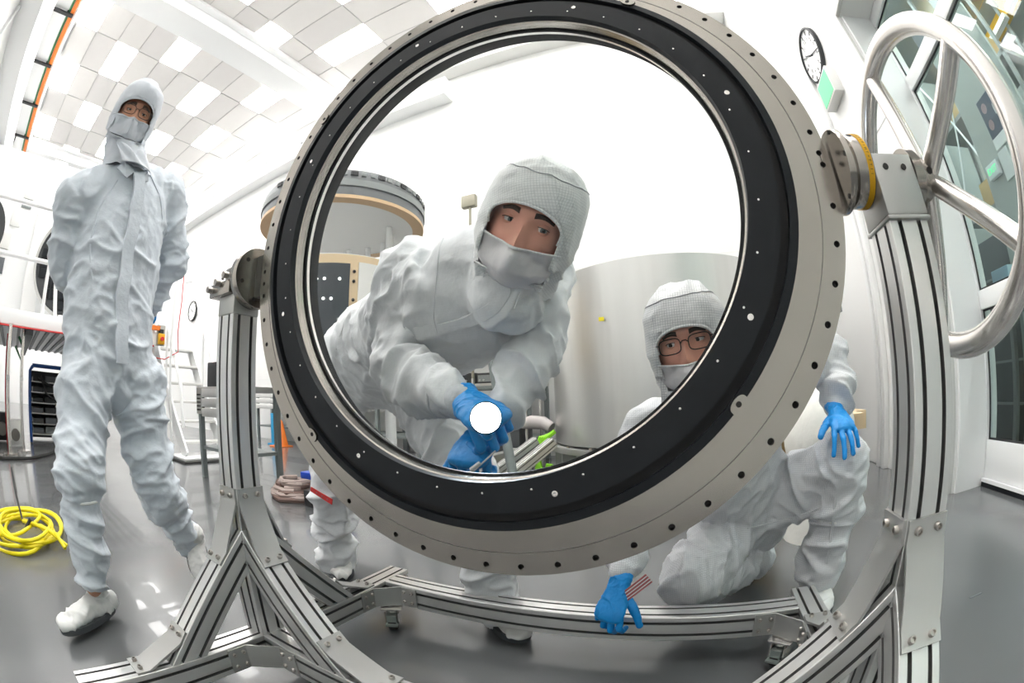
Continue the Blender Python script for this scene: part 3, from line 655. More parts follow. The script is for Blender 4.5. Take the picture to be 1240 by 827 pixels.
def head_parts(root,M,skin,look,iris,hoodm,maskm,seed,opening,mask_top,mask_len=.10,glasses=None,wide=0,hood_r=1.0,fatness=1.0,seam=True,hoodneck=None,brow_drop=0,mask_pts=None):
    T=lambda m_: None
    # skull: front grid + back ellipsoid
    m=MB(); nx,nz=44,56
    vs=[];fs=[]
    for j in range(nz+1):
        z=-.115+.235*j/nz; zz=(z-.005)/.122; lim=.076*math.sqrt(max(0,1-zz*zz))*.985
        for i in range(nx+1):
            u=(i/nx*2-1); x=lim*math.sin(u*PI/2); vs.append((x,facey(x,z),z))
    for j in range(nz):
        for i in range(nx): a=j*(nx+1)+i; fs.append((a,a+1,a+nx+2,a+nx+1))
    m.add(vs,fs,M)
    m.sphere((0,0,0),1,28,20)  # placeholder transformed below
    k=len(m.v)-21*28
    for q in range(k,len(m.v)):
        p=V3(m.v[q]); yy=p.y*.105 if p.y<0 else p.y*.070; m.v[q]=tuple(M@V3((p.x*.0755,yy-.004,p.z*.121+.006)))
    # neck
    nk=MB().loft([(M@V3((0,-.025,-.05)),.055,.055,M.to_3x3()@V3((1,0,0))),(M@V3((0,-.035,-.14)),.058,.058,M.to_3x3()@V3((1,0,0)))],20,4)
    m.v+= [] ; n0=len(m.v); m.v+=nk.v; m.f+=[tuple(i+n0 for i in f) for f in nk.f]
    for sx in(-1,1): m.sphere((0,0,0),1,10,8); kk=len(m.v)-9*10; 
    for idx,sx in((2,-1),(1,1)):
        kk=len(m.v)-idx*90
        for q in range(kk,kk+90): p=V3(m.v[q]); m.v[q]=tuple(M@V3((sx*(.077+p.x*.008),-.012+p.y*.017,.0+p.z*.030)))
    hd=m.build('head',skin,root)
    # eyes
    for sx in(-1,1):
        ec=V3((sx*.031,facey(sx*.031,.014)-.0045,.014)); 
        MB().sphere(M@ec,.0118,18,12).build('eyeball',EYEW,hd)
        L=V3((look[0],1,look[1])).normalized(); q=M@(ec+L*.0095); qn=(M.to_3x3()@L)
        MB().lathe([(0,.0026),(.0035,.0022),(.0056,.0004),(.0058,-.001)],q,qn,20).build('iris',iris,hd)
        MB().lathe([(0,.0031),(.0024,.0028),(.0026,.0024)],q,qn,14).build('pupil',HOLE,hd)
        # lids: shells around the ball, open between
        def lid(a0,a1):
            vs=[];fs=[];n1,n2=14,6
            for j in range(n2+1):
                for i in range(n1+1):
                    th=-1.35+2.7*i/n1; sp_=1-(abs(th)/1.35)**2.2; ph=a0[0]*sp_+a0[1]*(1-sp_); ph2=a1[0]*sp_+a1[1]*(1-sp_); p_=ph+(ph2-ph)*j/n2; r=.0133
                    vs.append(M@(ec+V3((math.sin(th)*math.cos(p_)*r*1.08,math.cos(th)*math.cos(p_)*r,math.sin(p_)*r))))
            for j in range(n2):
                for i in range(n1): a=j*(n1+1)+i; fs.append((a,a+1,a+n1+2,a+n1+1))
            return vs,fs
        vs,fs=lid((.36-brow_drop,.05),(1.35,1.3)); MB().add(vs,fs).build('upper_lid',skin,hd)
        MB().tube([p+(M.to_3x3()@V3((0,.0006,0))) for p in vs[:15]],.0009,5).build('lash_line',LASH,hd)
        vs,fs=lid((-.36,.0),(-1.35,-1.3)); MB().add(vs,fs).build('lower_lid',skin,hd)
        # brow
        vs=[];fs=[]; nb=12
        for i in range(nb+1):
            t=i/nb; x=sx*(.014+.036*t); zc=.0335+.004*math.sin(PI*min(1,t*1.1))-.003*t; hh=.0045*(1-.6*t)+.001
            for z in(zc-hh,zc,zc+hh): vs.append(M@V3((x,facey(x,z)+(.0016 if z==zc else .0002),z)))
        for i in range(nb):
            for k_ in range(2): a=i*3+k_; fs.append((a,a+1,a+4,a+3))
        MB().add(vs,fs).build('eyebrow',BROW,hd)
    # hood surface
    ox,oz0,oz1=opening     # half width, bottom z, top z of the face opening
    NT,NS=72,64; vs=[];fs=[];keep=[]
    M3=M.to_3x3()
    def hp(th,s):   # th angle (0 = front), s 0..1 from crown to neck
        if s<.62:
            ph=PI*.5*(s/.62)*1.32; r=math.sin(ph)**.78; z=math.copysign(abs(math.cos(ph))**1.05,math.cos(ph))
            fx=.094*hood_r*fatness; fy=(.112 if math.cos(th)>0 else .125)*hood_r; zt=.140*hood_r if z>0 else .13
            bulge=1+.10*math.exp(-((ph-.85)/.38)**2)
            return V3((math.sin(th)*r*fx*bulge,math.cos(th)*r*fy*bulge-.004,z*zt+.012))
        return None
    base=[hp(2*PI*i/NT,.6199) for i in range(NT)]
    for j in range(NS+1):
        s=j/NS
        for i in range(NT):
            th=2*PI*i/NT
            if s<.62: p=M@hp(th,s)
            else:
                t=(s-.62)/.38; b=M@base[i]
                c,rx,ry,sd,fd=hoodneck_w(hoodneck,M)
                e=c+sd*math.sin(th)*rx+fd*math.cos(th)*ry
                tt=t*t*(3-2*t); p=b*(1-tt)+e*tt
                # pinch at the neck
                mid=(b+e)*.5; ctr=(M@V3((0,-.02,-.12)));
                pin=math.sin(PI*t)*.05; p=p+(ctr-p)*pin
            vs.append(p)
    A=np.array([tuple(v) for v in vs]); ctr=np.array(tuple(M@V3((0,-.01,0))))
    q=A*21+seed; wv=vn(q*.5)*2; th_=np.tile(np.arange(NT)*2*PI/NT,NS+1); s_=np.repeat(np.arange(NS+1)/NS,NT)
    rr=(1-np.abs(2*vn(q+wv[:,None])-1))**2; r2=(1-np.abs(2*vn(q*2.2+5)-1))**2
    amp=.004+.012*np.clip((s_-.42)/.3,0,1)+.005*np.exp(-((s_-.10)/.12)**2); nd=(A-ctr); nd/=np.linalg.norm(nd,axis=1)[:,None]
    A=A+nd*((rr+.4*r2-.5)*amp)[:,None]
    Mi=M.inverted()
    LV=[Mi@V3(p) for p in A]
    def inside(p): return p.y>.02 and ((p.x/ox)**2+((p.z-(oz0+oz1)/2)/((oz1-oz0)/2))**2<1 or (abs(p.x)<ox and -.085<p.z<(oz0+oz1)/2))
    for j in range(NS):
        for i in range(NT):
            a=(j*NT+i,j*NT+(i+1)%NT,(j+1)*NT+(i+1)%NT,(j+1)*NT+i)
            c=(LV[a[0]]+LV[a[1]]+LV[a[2]]+LV[a[3]])/4
            if not inside(c): fs.append(a)
    # snap rim vertices to the smooth opening edge
    used=set(k for f in fs for k in f)
    cnt={}
    for f in fs:
        for k_ in range(4):
            e=tuple(sorted((f[k_],f[(k_+1)%4]))); cnt[e]=cnt.get(e,0)+1
    rim=set(k_ for e,c in cnt.items() if c==1 for k_ in e if LV[k_].y>.01 and -.09<LV[k_].z<oz1+.02)
    zc=(oz0+oz1)/2; hz=(oz1-oz0)/2
    for k_ in rim:
        p=LV[k_]
        if p.z>=zc:
            a=math.atan2((p.z-zc)/hz,p.x/ox); x,z=ox*math.cos(a),zc+hz*math.sin(a)
        else: x,z=math.copysign(ox,p.x),p.z
        LV[k_]=V3((x,p.y-.002,z)); A[k_]=tuple(M@LV[k_])
    mb=MB().add([V3(p) for p in A],fs); ho=mb.build('hood',hoodm,root); so=ho.modifiers.new('s','SOLIDIFY'); so.thickness=.0022; so.offset=-1
    # stitched hem round the opening and seam round the crown
    hem=[]
    for k_ in range(41):
        a=PI*k_/40*1.16-.08*PI; x=ox*math.cos(a)*1.01; z=zc+hz*math.sin(a)*1.01 if math.sin(a)>0 else zc+hz*math.sin(a)*2
        # depth from nearest rim vertex
        best=min(rim,key=lambda r_:(LV[r_].x-x)**2+(LV[r_].z-z)**2); hem.append(M@V3((x,LV[best].y+.0005,z)))
    for _ in range(3): hem=[hem[0]]+[(hem[i-1]+hem[i]*2+hem[i+1])/4 for i in range(1,len(hem)-1)]+[hem[-1]]
    MB().tube(hem,.0032,7).build('hood_hem',hoodm,ho)
    if seam:
        pts=[]
        j=int(NS*.235)
        for i in range(NT+1):
            th=2*PI*(i%NT)/NT; jj=j+int(round(3*math.cos(th)*0)); p=V3(A[jj*NT+i%NT]); n_=(p-V3(ctr)).normalized(); pts.append(p+n_*.0008)
        MB().tube(pts[:-1],.0013,5,True).build('crown_seam',SEAM,ho)
    # mask / veil
    vs=[];fs=[];n1,n2=36,26
    for j in range(n2+1):
        t=j/n2
        for i in range(n1+1):
            u=i/n1*2-1; top=mask_top+.010*abs(u)**1.5
            z=top+(-.112-mask_len*.0-top)*t*(1-.22*abs(u)**2); x=u*(ox+.012+wide)*(1-.28*t*t)
            zz=z
            yf=facey(x*.8,max(zz,-.11))
            y=max(.086*math.sqrt(max(0,1-(x/.094)**2)),.0)+ .028*math.exp(-(x/.020)**2)*math.exp(-((z-mask_top+.012)/.030)**2)+.020*math.exp(-(x/.030)**2)*math.exp(-((z+.072)/.035)**2)
            y=y-(.052 if mask_len<.15 else .02)*max(0,t-.55)**1.5/.3
            y=max(y,yf+.003)
            vs.append(V3((x,y,z)))
    A=np.array([tuple(v) for v in vs]); r=(1-np.abs(2*vn(A*np.array([60,30,26])+seed*3)-1))**2; A[:,1]+=(r-.4)*.005
    for j in range(n2):
        for i in range(n1): a=j*(n1+1)+i; fs.append((a,a+1,a+n1+2,a+n1+1))
    mk=MB().add([M@V3(p) for p in A],fs).build('face_mask',maskm,root); so=mk.modifiers.new('s','SOLIDIFY'); so.thickness=.0015; so.offset=1
    MB().tube([M@(V3(A[i])+V3((0,.0015,0))) for i in range(n1+1)],.0027,6).build('mask_hem',hoodm,mk)
    if mask_len>.15:      # long veil hanging to the collar
        vs=[];fs=[]
        c,rx,ry,sd,fd=hoodneck_w(hoodneck,M)
        for j in range(19):
            t=j/18
            for i in range(25):
                u=i/24*2-1; p0=M@V3(A[(n2-4)*(n1+1)+int((u+1)/2*n1)]); e=c+sd*u*.07+fd*(ry+.03-.03*u*u)-V3((0,0,.01))
                p=p0*(1-t)+e*t+fd*.012*math.sin(u*7+1.2*t)*math.sin(PI*t)+fd*.01*math.sin(PI*t); vs.append(p)
        for j in range(18):
            for i in range(24): a=j*25+i; fs.append((a,a+1,a+26,a+25))
        vl=MB().add(vs,fs).build('veil',maskm,mk); so=vl.modifiers.new('s','SOLIDIFY'); so.thickness=.0015
    if glasses:
        gl=MB(); gw,gh=glasses
        for sx in(-1,1):
            loop=[]
            for k_ in range(28):
                a=2*PI*k_/28; cx=math.copysign(abs(math.cos(a))**.6,math.cos(a)); cz=math.copysign(abs(math.sin(a))**.6,math.sin(a)); x=sx*.0335+cx*gw; loop.append(M@V3((x,.101-abs(x)*.16,.010+cz*gh)))
            gl.tube(loop,.0013,6,True)
            lens=MB().add(loop,[tuple(range(28))]).build('lens',GLASSL,None)
            gl.tube([M@V3((sx*(.0335+gw),.101-(.0335+gw)*.16,.016)),M@V3((sx*(.0345+gw+.006),.085,.017)),M@V3((sx*.079,.03,.012)),M@V3((sx*.079,-.03,.006))],.0014,6)
            lens_list.append(lens)
        gl.tube([M@V3((-.0335+gw,.096,.013)),M@V3((-.004,.0995,.018)),M@V3((.004,.0995,.018)),M@V3((.0335-gw,.096,.013))],.0013,6)
        go=gl.build('glasses',HOLE,root)
        for l in lens_list: par(l,go)
        lens_list.clear()
    return hd
lens_list=[]
def hoodneck_w(h,M):
    c,rx,ry,sd,fd=h; sd=V3(sd).normalized(); x=V3(M.to_3x3()@Vector((1,0,0)))
    if sd.dot(x)<0: sd=-sd
    return V3(c),rx,ry,sd,V3(fd).normalized()
def list_hn(c,rx,ry,sd,fd): return (V3(c),rx,ry,V3(sd),V3(fd))
def suit(root,lofts,segs,material,seed,amp=.010,voxel=.0075,name='coverall'):
    m=MB()
    for st in lofts: m.loft(st,22,5)
    me,V,sm=remesh(m,voxel,5); wrinkle(me,V,segs,amp,seed,14,sm); return finish(me,name,material,root)
def under(root,joints,chains,skin):
    m=MB()
    for ch in chains:
        m.loft([(joints[a],r,r,(1,.1,.2)) for a,r in ch],14,3)
    me,V,sm=remesh(m,.011,3); return finish(me,'body',skin,root)
def foot(root,heel,toe,up=(0,0,1),h=.10,name='shoe_cover',sole=True,wd=.05):
    heel=V3(heel);toe=V3(toe);f=(toe-heel);L=f.length;f.normalize();up=V3(up);up=(up-f*up.dot(f)).normalized();s=f.cross(up)
    m=MB(); P=lambda a,b: heel+f*a*L+up*b
    m.loft([(P(.0,.040),.030,.034,s),(P(.12,.048),.038,.046,s),(P(.35,.046),.041,.044,s),(P(.65,.037),.048,.034,s),(P(.88,.029),.045,.024,s),(P(.97,.026),.032,.020,s)],22,4)
    m.loft([(P(.17,.03),.040,.042,f),(P(.20,.075),.040,.042,f),(P(.22,h+.03),.044,.048,f)],22,4)
    me,V,sm=remesh(m,.005,3); wrinkle(me,V,[(tuple(P(0,.03)),tuple(P(1,.03)),1,1),(tuple(P(.2,.05)),tuple(P(.2,h)),1,1)],.008,5,30,sm)
    o=finish(me,name,SHOEC,root)
    vs=[];n=30
    for z in(0,.020):
        for k in range(n):
            a=2*PI*k/n; x=math.cos(a); y=math.sin(a); w_=(.046+.012*(x*.5+.5)) if x>-.4 else .044; vs.append(P(.5+.53*math.copysign(abs(x)**.8,x),z)+s*y*w_)
    MB().add(vs,[(i,(i+1)%n,n+(i+1)%n,n+i) for i in range(n)]+[tuple(range(n)),tuple(range(n,2*n))]).build('sole',SOLE,o)
    rg=[P(.20,.078)+f*math.cos(2*PI*k/24)*.047+s*math.sin(2*PI*k/24)*.046 for k in range(24)]
    MB().tube(rg,.0032,6,True).build('ankle_strap',SHOEC,o)
    return o
def band(root,pts_c,ax,rx,ry,r,m,name,side):
    c=V3(pts_c); t=V3(ax).normalized(); x=V3(side); x=(x-t*x.dot(t)).normalized(); y=t.cross(x)
    return MB().tube([c+x*rx*math.cos(2*PI*k/28)+y*ry*math.sin(2*PI*k/28) for k in range(28)],r,7,True).build(name,m,root)

from mathutils.bvhtree import BVHTree
def decal(cv,name,pix,wd,m):
    # sewn strip lying on the cloth surface, found by casting rays onto the coverall mesh
    me=cv.data; bv=BVHTree.FromPolygons([v.co for v in me.vertices],[tuple(p.vertices) for p in me.polygons]); o=V3((0,0,H)); P=[];N=[]
    for i in range(len(pix)-1):
        for k in range(7):
            t=k/7; x=pix[i][0]*(1-t)+pix[i+1][0]*t; y=pix[i][1]*(1-t)+pix[i+1][1]*t; r=bv.ray_cast(o,V3(tuple(ray(x,y))))
            if r[0] is not None: P.append(r[0]); N.append(r[1] if r[1].dot(r[0]-o)<0 else -r[1])
    if len(P)<4: return
    for _ in range(3): P=[P[0]]+[(P[i-1]+P[i]*2+P[i+1])/4 for i in range(1,len(P)-1)]+[P[-1]]; N=[N[0]]+[(N[i-1]+N[i]*2+N[i+1]).normalized() for i in range(1,len(N)-1)]+[N[-1]]
    vs=[];fs=[]
    for i,p in enumerate(P):
        t=(P[min(i+1,len(P)-1)]-P[max(i-1,0)]).normalized(); s_=t.cross(N[i]).normalized()
        for a,b in((-.5,-.004),(-.46,.0035),(.46,.0035),(.5,-.004)): vs.append(p+s_*wd*a+N[i]*b)
    for i in range(len(P)-1):
        for k in range(4): fs.append((i*4+k,i*4+(k+1)%4,i*4+4+(k+1)%4,i*4+4+k))
    MB().add(vs,fs).build(name,m,cv)
# ---------- person bending behind the ring, with a flashlight ----------
pm=thing('person','person bending behind the ring shining a flashlight, in white hooded coverall','person',(-.9,1.3,0))
J=dict(neck=Y(598,318,.99),chest=Y(568,358,1.03),belly=Y(497,408,1.18),pelvis=Y(435,445,1.34),
 shR=Y(492,325,1.02),elR=Y(486,452,.96),wrR=Y(556,486,.835),shL=Y(652,330,1.07),elL=Y(655,425,1.04),wrL=Y(603,505,.90),
 hipR=Y(420,455,1.35),knR=Y(402,575,1.25),anR=Y(409,688,1.335),hipL=Y(500,465,1.33),knL=Y(575,590,1.17),anL=Y(604,735,1.19))
for k,v in J.items(): J[k]=np.array(tuple(v))
sh=J['shL']-J['shR']
under(pm,J,[[('pelvis',.09),('belly',.09),('chest',.10),('neck',.05)],[('chest',.06),('shR',.045),('elR',.038),('wrR',.028)],[('chest',.06),('shL',.045),('elL',.038),('wrL',.028)],[('pelvis',.08),('hipR',.07),('knR',.05),('anR',.035)],[('pelvis',.08),('hipL',.07),('knL',.05),('anL',.035)]],SKIN)
Mh=frame(Y(639,281,.85),(.20,-.92,-.34),(.46,-.10,.88),1.10)
ax=J['neck']-J['pelvis']
lo=[[(J['shR']*.92+J['chest']*.08,.07,.07,ax),(J['chest']*.5+J['neck']*.5,.085,.085,ax),(J['shL']*.92+J['chest']*.08,.07,.07,ax)],[(J['pelvis']+np.array([-.03,.02,-.04]),.175,.14,sh),(J['pelvis'],.185,.150,sh),(J['belly'],.190,.165,sh),(J['chest'],.190,.145,sh),(J['neck']+np.array([-.04,0,-.01]),.13,.11,sh),(J['neck'],.090,.085,sh),(np.array(tuple(Mh@V3((0,-.045,-.150)))),.088,.085,sh),(np.array(tuple(Mh@V3((0,-.030,-.112)))),.080,.080,sh)],
 [(J['chest']*.3+J['shR']*.7,.085,.085,ax),(J['shR'],.092,.088,ax),(J['shR']*.55+J['elR']*.45,.080,.078,ax),(J['elR'],.068,.068,ax)],
 [(J['shR']*.1+J['elR']*.9,.070,.068,ax),(J['elR']*.7+J['wrR']*.3,.066,.062,(0,0,1)),(J['elR']*.15+J['wrR']*.85,.052,.050,(0,0,1))],
 [(J['chest']*.35+J['shL']*.65,.080,.085,ax),(J['shL'],.086,.085,ax),(J['shL']*.5+J['elL']*.5,.078,.074,ax),(J['elL'],.066,.066,ax)],
 [(J['shL']*.1+J['elL']*.9,.068,.066,ax),(J['elL']*.6+J['wrL']*.4,.058,.056,(1,0,0)),(J['elL']*.1+J['wrL']*.9,.042,.042,(1,0,0))],
 [(J['pelvis'],.12,.13,sh),(J['hipR'],.115,.125,sh),(J['hipR']*.5+J['knR']*.5,.098,.105,sh),(J['knR'],.082,.088,sh),(J['knR']*.5+J['anR']*.5,.078,.085,sh),(J['knR']*.18+J['anR']*.82,.080,.082,sh),(J['anR']+np.array([0,0,.05]),.055,.06,sh)],
 [(J['pelvis'],.12,.13,sh),(J['hipL'],.115,.125,sh),(J['hipL']*.5+J['knL']*.5,.098,.105,sh),(J['knL'],.082,.088,sh),(J['knL']*.5+J['anL']*.5,.072,.076,sh),(J['knL']*.15+J['anL']*.85,.070,.072,sh),(J['anL'],.052,.055,sh)]]
sg=[(J['pelvis'],J['belly'],1.2,1),(J['belly'],J['chest'],1,.5),(J['chest'],J['neck'],.5,.5),(J['chest'],J['shR'],.5,.8),(J['shR'],J['elR'],.8,1.5),(J['elR'],J['wrR'],1.5,.9),(J['chest'],J['shL'],.5,.8),(J['shL'],J['elL'],.8,1.5),(J['elL'],J['wrL'],1.5,1),(J['hipR'],J['knR'],1,1.3),(J['knR'],J['anR'],1.3,1.4),(J['hipL'],J['knL'],1,1.3),(J['knL'],J['anL'],1.2,1.4)]
cv=suit(pm,lo,sg,SUIT,3.1,.022,.006)
decal(cv,'zip_placket',[(604,338),(612,352),(600,372),(572,388),(535,398),(498,404)],.030,SUIT)
decal(cv,'shoulder_seam',[(548,262),(532,300),(528,340),(524,380),(530,410)],.006,SUIT)
decal(cv,'shoulder_seam',[(640,318),(632,350),(622,378)],.006,SUIT)
decal(cv,'waist_seam',[(430,330),(420,380),(405,430)],.006,SUIT)
hn=list_hn(Mh@V3((0,-.100,-.150)),.105,.095,tuple(sh),tuple(Mh.to_3x3()@V3((0,1,0))))
head_parts(pm,Mh,SKIN,(-.35,-.12),IRISB,HOODC,MASKC,2.3,(.068,-.020,.048),-.030,.10,hoodneck=hn,brow_drop=.10,fatness=1.07)
dR=V3(J['wrR']-J['elR']).normalized()
band(cv,V3(J['wrR'])-dR*.052,dR,.052,.050,.004,SUIT,'cuff_hem',(0,0,1))
MB().loft([(V3(J['wrR'])-dR*.075,.044,.042,(0,0,1)),(V3(J['wrR'])+dR*.004,.040,.040,(0,0,1))],20,4).build('inner_cuff',CUFF,pm)
# right glove closing round the flashlight
hand('glove',pm,Y(564,484,.83),(.80,-.42,-.42),(.15,-.45,.88),(.1,-1,-.3),curls=[(.95,1.35,.9),(1.0,1.35,.9),(1.0,1.4,.9),(1.05,1.4,.9)],spread=.06,scale=1.20,cuff=.016,thumb_dir=(.75,-.62,-.25),tcurl=.5)
dL=V3(J['wrL']-J['elL']).normalized()
MB().loft([(V3(J['wrL'])-dL*.07,.036,.036,(1,0,0)),(V3(J['wrL'])+dL*.0,.031,.030,(1,0,0))],20,4).build('inner_cuff',CUFF,pm)
hand('glove',pm,Y(590,520,.865),(-.10,-.80,-.59),(.05,-.59,.80),(-1,0,0),curls=[(.85,1.25,.9),(.85,1.3,.9),(.9,1.3,.9),(.95,1.3,.9)],spread=.10,scale=1.16,cuff=.03,thumb_dir=(-.62,-.35,-.70),tcurl=.3)
foot(pm,Y(596,742,1.25)*1.0,V3((-.455,1.115,.012)),h=.09).name='shoe_cover'
foot(pm,V3((-1.47,1.42,.005)),V3((-1.30,1.24,.005)),h=.09)
# key tag on the leg
kt=thing('tool_tag','red tag with holes hanging at the bending person\'s shin','tag',Y(400,600,1.2))
p0=Y(376,592,1.10);p1=Y(402,608,1.10); dd=(p1-p0).normalized(); nn=dd.cross(V3((0,-1,0))).normalized()
MB().add([p0+nn*.009,p1+nn*.011,p1-nn*.011,p0-nn*.009]+[q+V3((0,.003,0)) for q in(p0+nn*.009,p1+nn*.011,p1-nn*.011,p0-nn*.009)],[(0,1,2,3),(7,6,5,4),(0,4,5,1),(1,5,6,2),(2,6,7,3),(3,7,4,0)]).build('tag',RED,kt)
for t in(.3,.55,.8): c=p0+(p1-p0)*t; MB().cyl(c+V3((0,-.0015,0)),c+V3((0,-.0002,0)),.0035,n=10).build('tag_hole',PINK,kt)
# flashlight
fb=Y(588,506,.722); fd=(V3((0,0,H))-fb).normalized()*1.0; fd=V3((.25,-.93,.10)).normalized()
fz=thing('flashlight','lit flashlight held in blue gloved hand behind the glass','flashlight',fb)
MB().lathe([(0,-.085),(.013,-.085),(.0145,-.08),(.0145,-.03),(.027,-.012),(.030,.0),(.0275,.001),(.0275,-.003),(0,-.003)],fb,fd,32).build('barrel',DARK,fz)
MB().lathe([(0,-.0010),(.010,-.0008),(.0272,-.0012)],fb,fd,32).build('lamp_lens',mat('flashlight_beam',(1,1,1),.3,emit=(.80,.90,1),estr=150),fz)
# swab
sw=thing('swab','white swab stick held by lower blue glove','swab',Y(575,565,.76))
MB().tube([Y(600,546,.775),Y(574,570,.765),Y(553,575,.76)],.0018,6).build('stick',PAPER,sw); MB().tube([Y(581,560,.765),Y(570,569,.76)],[.0035,.0045],7).build('tip',PAPER,sw)

# ---------- person kneeling at the right ----------
pr=thing('person','person in glasses kneeling behind the ring, in white gridded coverall','person',(.25,1.4,0))
K=dict(neck=Y(858,482,1.22),chest=Y(876,532,1.33),belly=Y(893,590,1.47),pelvis=Y(915,622,1.58),
 shR=Y(792,520,1.20),elR=Y(752,640,1.20),wrR=Y(756,690,1.09),shL=Y(948,455,1.37),elL=Y(1008,428,1.47),wrL=Y(1014,497,1.38),
 hipL=Y(930,610,1.53),knL=Y(1022,555,1.36),anL=Y(985,712,1.42),hipR=Y(890,625,1.52),knR=Y(838,706,1.26),anR=Y(925,672,1.66))
for k,v in K.items(): K[k]=np.array(tuple(v))

sh=K['shL']-K['shR']; sh[2]=.04
under(pr,K,[[('pelvis',.09),('belly',.09),('chest',.10),('neck',.05)],[('chest',.06),('shR',.045),('elR',.036),('wrR',.026)],[('chest',.06),('shL',.045),('elL',.038),('wrL',.026)],[('pelvis',.08),('hipR',.07),('knR',.048),('anR',.035)],[('pelvis',.08),('hipL',.07),('knL',.05),('anL',.035)]],SKIN)
Mr=frame(Y(835,420,1.05),(-.10,-.985,-.12),(-.13,-.06,.99))
ax=K['neck']-K['pelvis']
lo=[[(K['shR']*.92+K['chest']*.08,.065,.065,ax),(K['chest']*.5+K['neck']*.5,.08,.08,ax),(K['shL']*.92+K['chest']*.08,.065,.065,ax)],[(K['pelvis'],.165,.135,sh),(K['belly'],.175,.13,sh),(K['chest'],.19,.125,sh),(K['neck']+np.array([0,.02,-.03]),.12,.09,sh),(K['neck'],.085,.08,sh),(np.array(tuple(Mr@V3((0,-.035,-.125)))),.080,.078,sh)],
 [(K['chest']*.3+K['shR']*.7,.08,.08,ax),(K['shR'],.084,.082,ax),(K['shR']*.5+K['elR']*.5,.068,.066,ax),(K['elR'],.058,.058,ax)],
 [(K['shR']*.1+K['elR']*.9,.058,.058,ax),(K['elR']*.4+K['wrR']*.6,.050,.048,(1,0,0)),(K['elR']*.12+K['wrR']*.88,.046,.044,(1,0,0))],
 [(K['chest']*.4+K['shL']*.6,.08,.08,ax),(K['shL'],.084,.080,ax),(K['shL']*.5+K['elL']*.5,.072,.068,ax),(K['elL'],.060,.060,ax)],
 [(K['shL']*.06+K['elL']*.94,.060,.060,(1,0,0)),(K['elL']*.5+K['wrL']*.5,.060,.056,(1,0,0)),(K['elL']*.2+K['wrL']*.8,.060,.056,(1,0,0)),(K['elL']*.12+K['wrL']*.88,.046,.044,(1,0,0))],
 [(K['pelvis'],.12,.11,sh),(K['hipR'],.11,.11,sh),(K['hipR']*.5+K['knR']*.5,.096,.10,(0,0,1)),(K['knR']+np.array([0,.01,.015]),.100,.096,(0,0,1))],
 [(K['knR']+np.array([0,.03,-.01]),.082,.078,(0,0,1)),(K['knR']*.5+K['anR']*.5,.072,.07,(0,0,1)),(K['anR'],.052,.05,(0,0,1))],
 [(K['pelvis'],.12,.11,sh),(K['hipL'],.115,.11,sh),(K['hipL']*.45+K['knL']*.55,.105,.10,(0,0,1)),(K['knL'],.092,.090,(1,0,0))],
 [(K['knL']+np.array([0,0,.0]),.090,.088,(1,0,0)),(K['knL']*.8+K['anL']*.2,.090,.088,(1,0,0)),(K['knL']*.66+K['anL']*.34,.094,.09,(1,0,0)),(K['knL']*.60+K['anL']*.40,.070,.07,(1,0,0)),(K['knL']*.45+K['anL']*.55,.080,.078,(1,0,0)),(K['knL']*.15+K['anL']*.85,.078,.076,(1,0,0)),(K['anL']+np.array([0,0,.06]),.055,.06,(1,0,0))]]
sg=[(K['pelvis'],K['belly'],1,1),(K['belly'],K['chest'],1,.6),(K['chest'],K['neck'],.5,.5),(K['chest'],K['shR'],.5,.8),(K['shR'],K['elR'],.8,1.3),(K['elR'],K['wrR'],1.3,1),(K['chest'],K['shL'],.5,.8),(K['shL'],K['elL'],.8,1.2),(K['elL'],K['wrL'],1.2,1.1),(K['hipR'],K['knR'],1,1.2),(K['knR'],K['anR'],1,1),(K['hipL'],K['knL'],1.1,.8),(K['knL'],K['anL'],1,1.2)]
cv=suit(pr,lo,sg,SUITG,9.4,.022,.006)
decal(cv,'thigh_seam',[(905,640),(940,632),(975,622),(1000,612)],.006,SUITG)
decal(cv,'shin_seam',[(1012,600),(1008,640),(1000,690)],.008,SUITG)
hn=list_hn(Mr@V3((0,-.070,-.175)),.110,.105,tuple(sh),tuple(Mr.to_3x3()@V3((0,1,0))))
head_parts(pr,Mr,SKIN,(.30,-.10),IRIS,HOODG,MASKC,5.7,(.065,-.018,.047),-.034,.10,fatness=1.07,glasses=(.0245,.0165),hoodneck=hn,brow_drop=.1)
band(cv,V3(K['knL'])*.60+V3(K['anL'])*.40,V3(K['knL']-K['anL']),.074,.074,.006,SHOEC,'knee_strap',(1,0,0))
dl=V3(K['wrL']-K['elL']).normalized(); MB().loft([(V3(K['wrL'])-dl*.06,.040,.037,(1,0,0)),(V3(K['wrL'])+dl*.005,.032,.030,(1,0,0))],20,4).build('inner_cuff',CUFF,pr)
hand('glove',pr,Y(1013,499,1.345),(-.02,-.88,-.48),(.02,-.48,.88),(-1,0,.1),curls=[(.30,.35,.2),(.25,.30,.2),(.25,.35,.2),(.30,.4,.2)],spread=.13,scale=1.02,cuff=.035,thumb_dir=(-.72,-.62,-.35),tcurl=.25)
dr=V3(K['wrR']-K['elR']).normalized(); MB().loft([(V3(K['wrR'])-dr*.06,.040,.038,(1,0,0)),(V3(K['wrR'])+dr*.005,.031,.029,(1,0,0))],20,4).build('inner_cuff',CUFF,pr)
hand('glove',pr,Y(749,710,1.06),(-.20,-.50,-.84),(-.25,-.86,.42),(.75,-.2,-.2),curls=[(.45,.95,.7),(.5,1.0,.75),(.5,1.05,.8),(.6,1.1,.8)],spread=.07,scale=1.02,cuff=.025,thumb_dir=(.55,-.20,-.72),tcurl=.3)
foot(pr,V3((.50,1.50,.003)),V3((.47,1.26,.003)),h=.09)
foot(pr,Y(925,668,1.74),Y(900,664,1.62)+V3((-.10,-.03,-.05)),up=(-.1,.55,.55),h=.06)
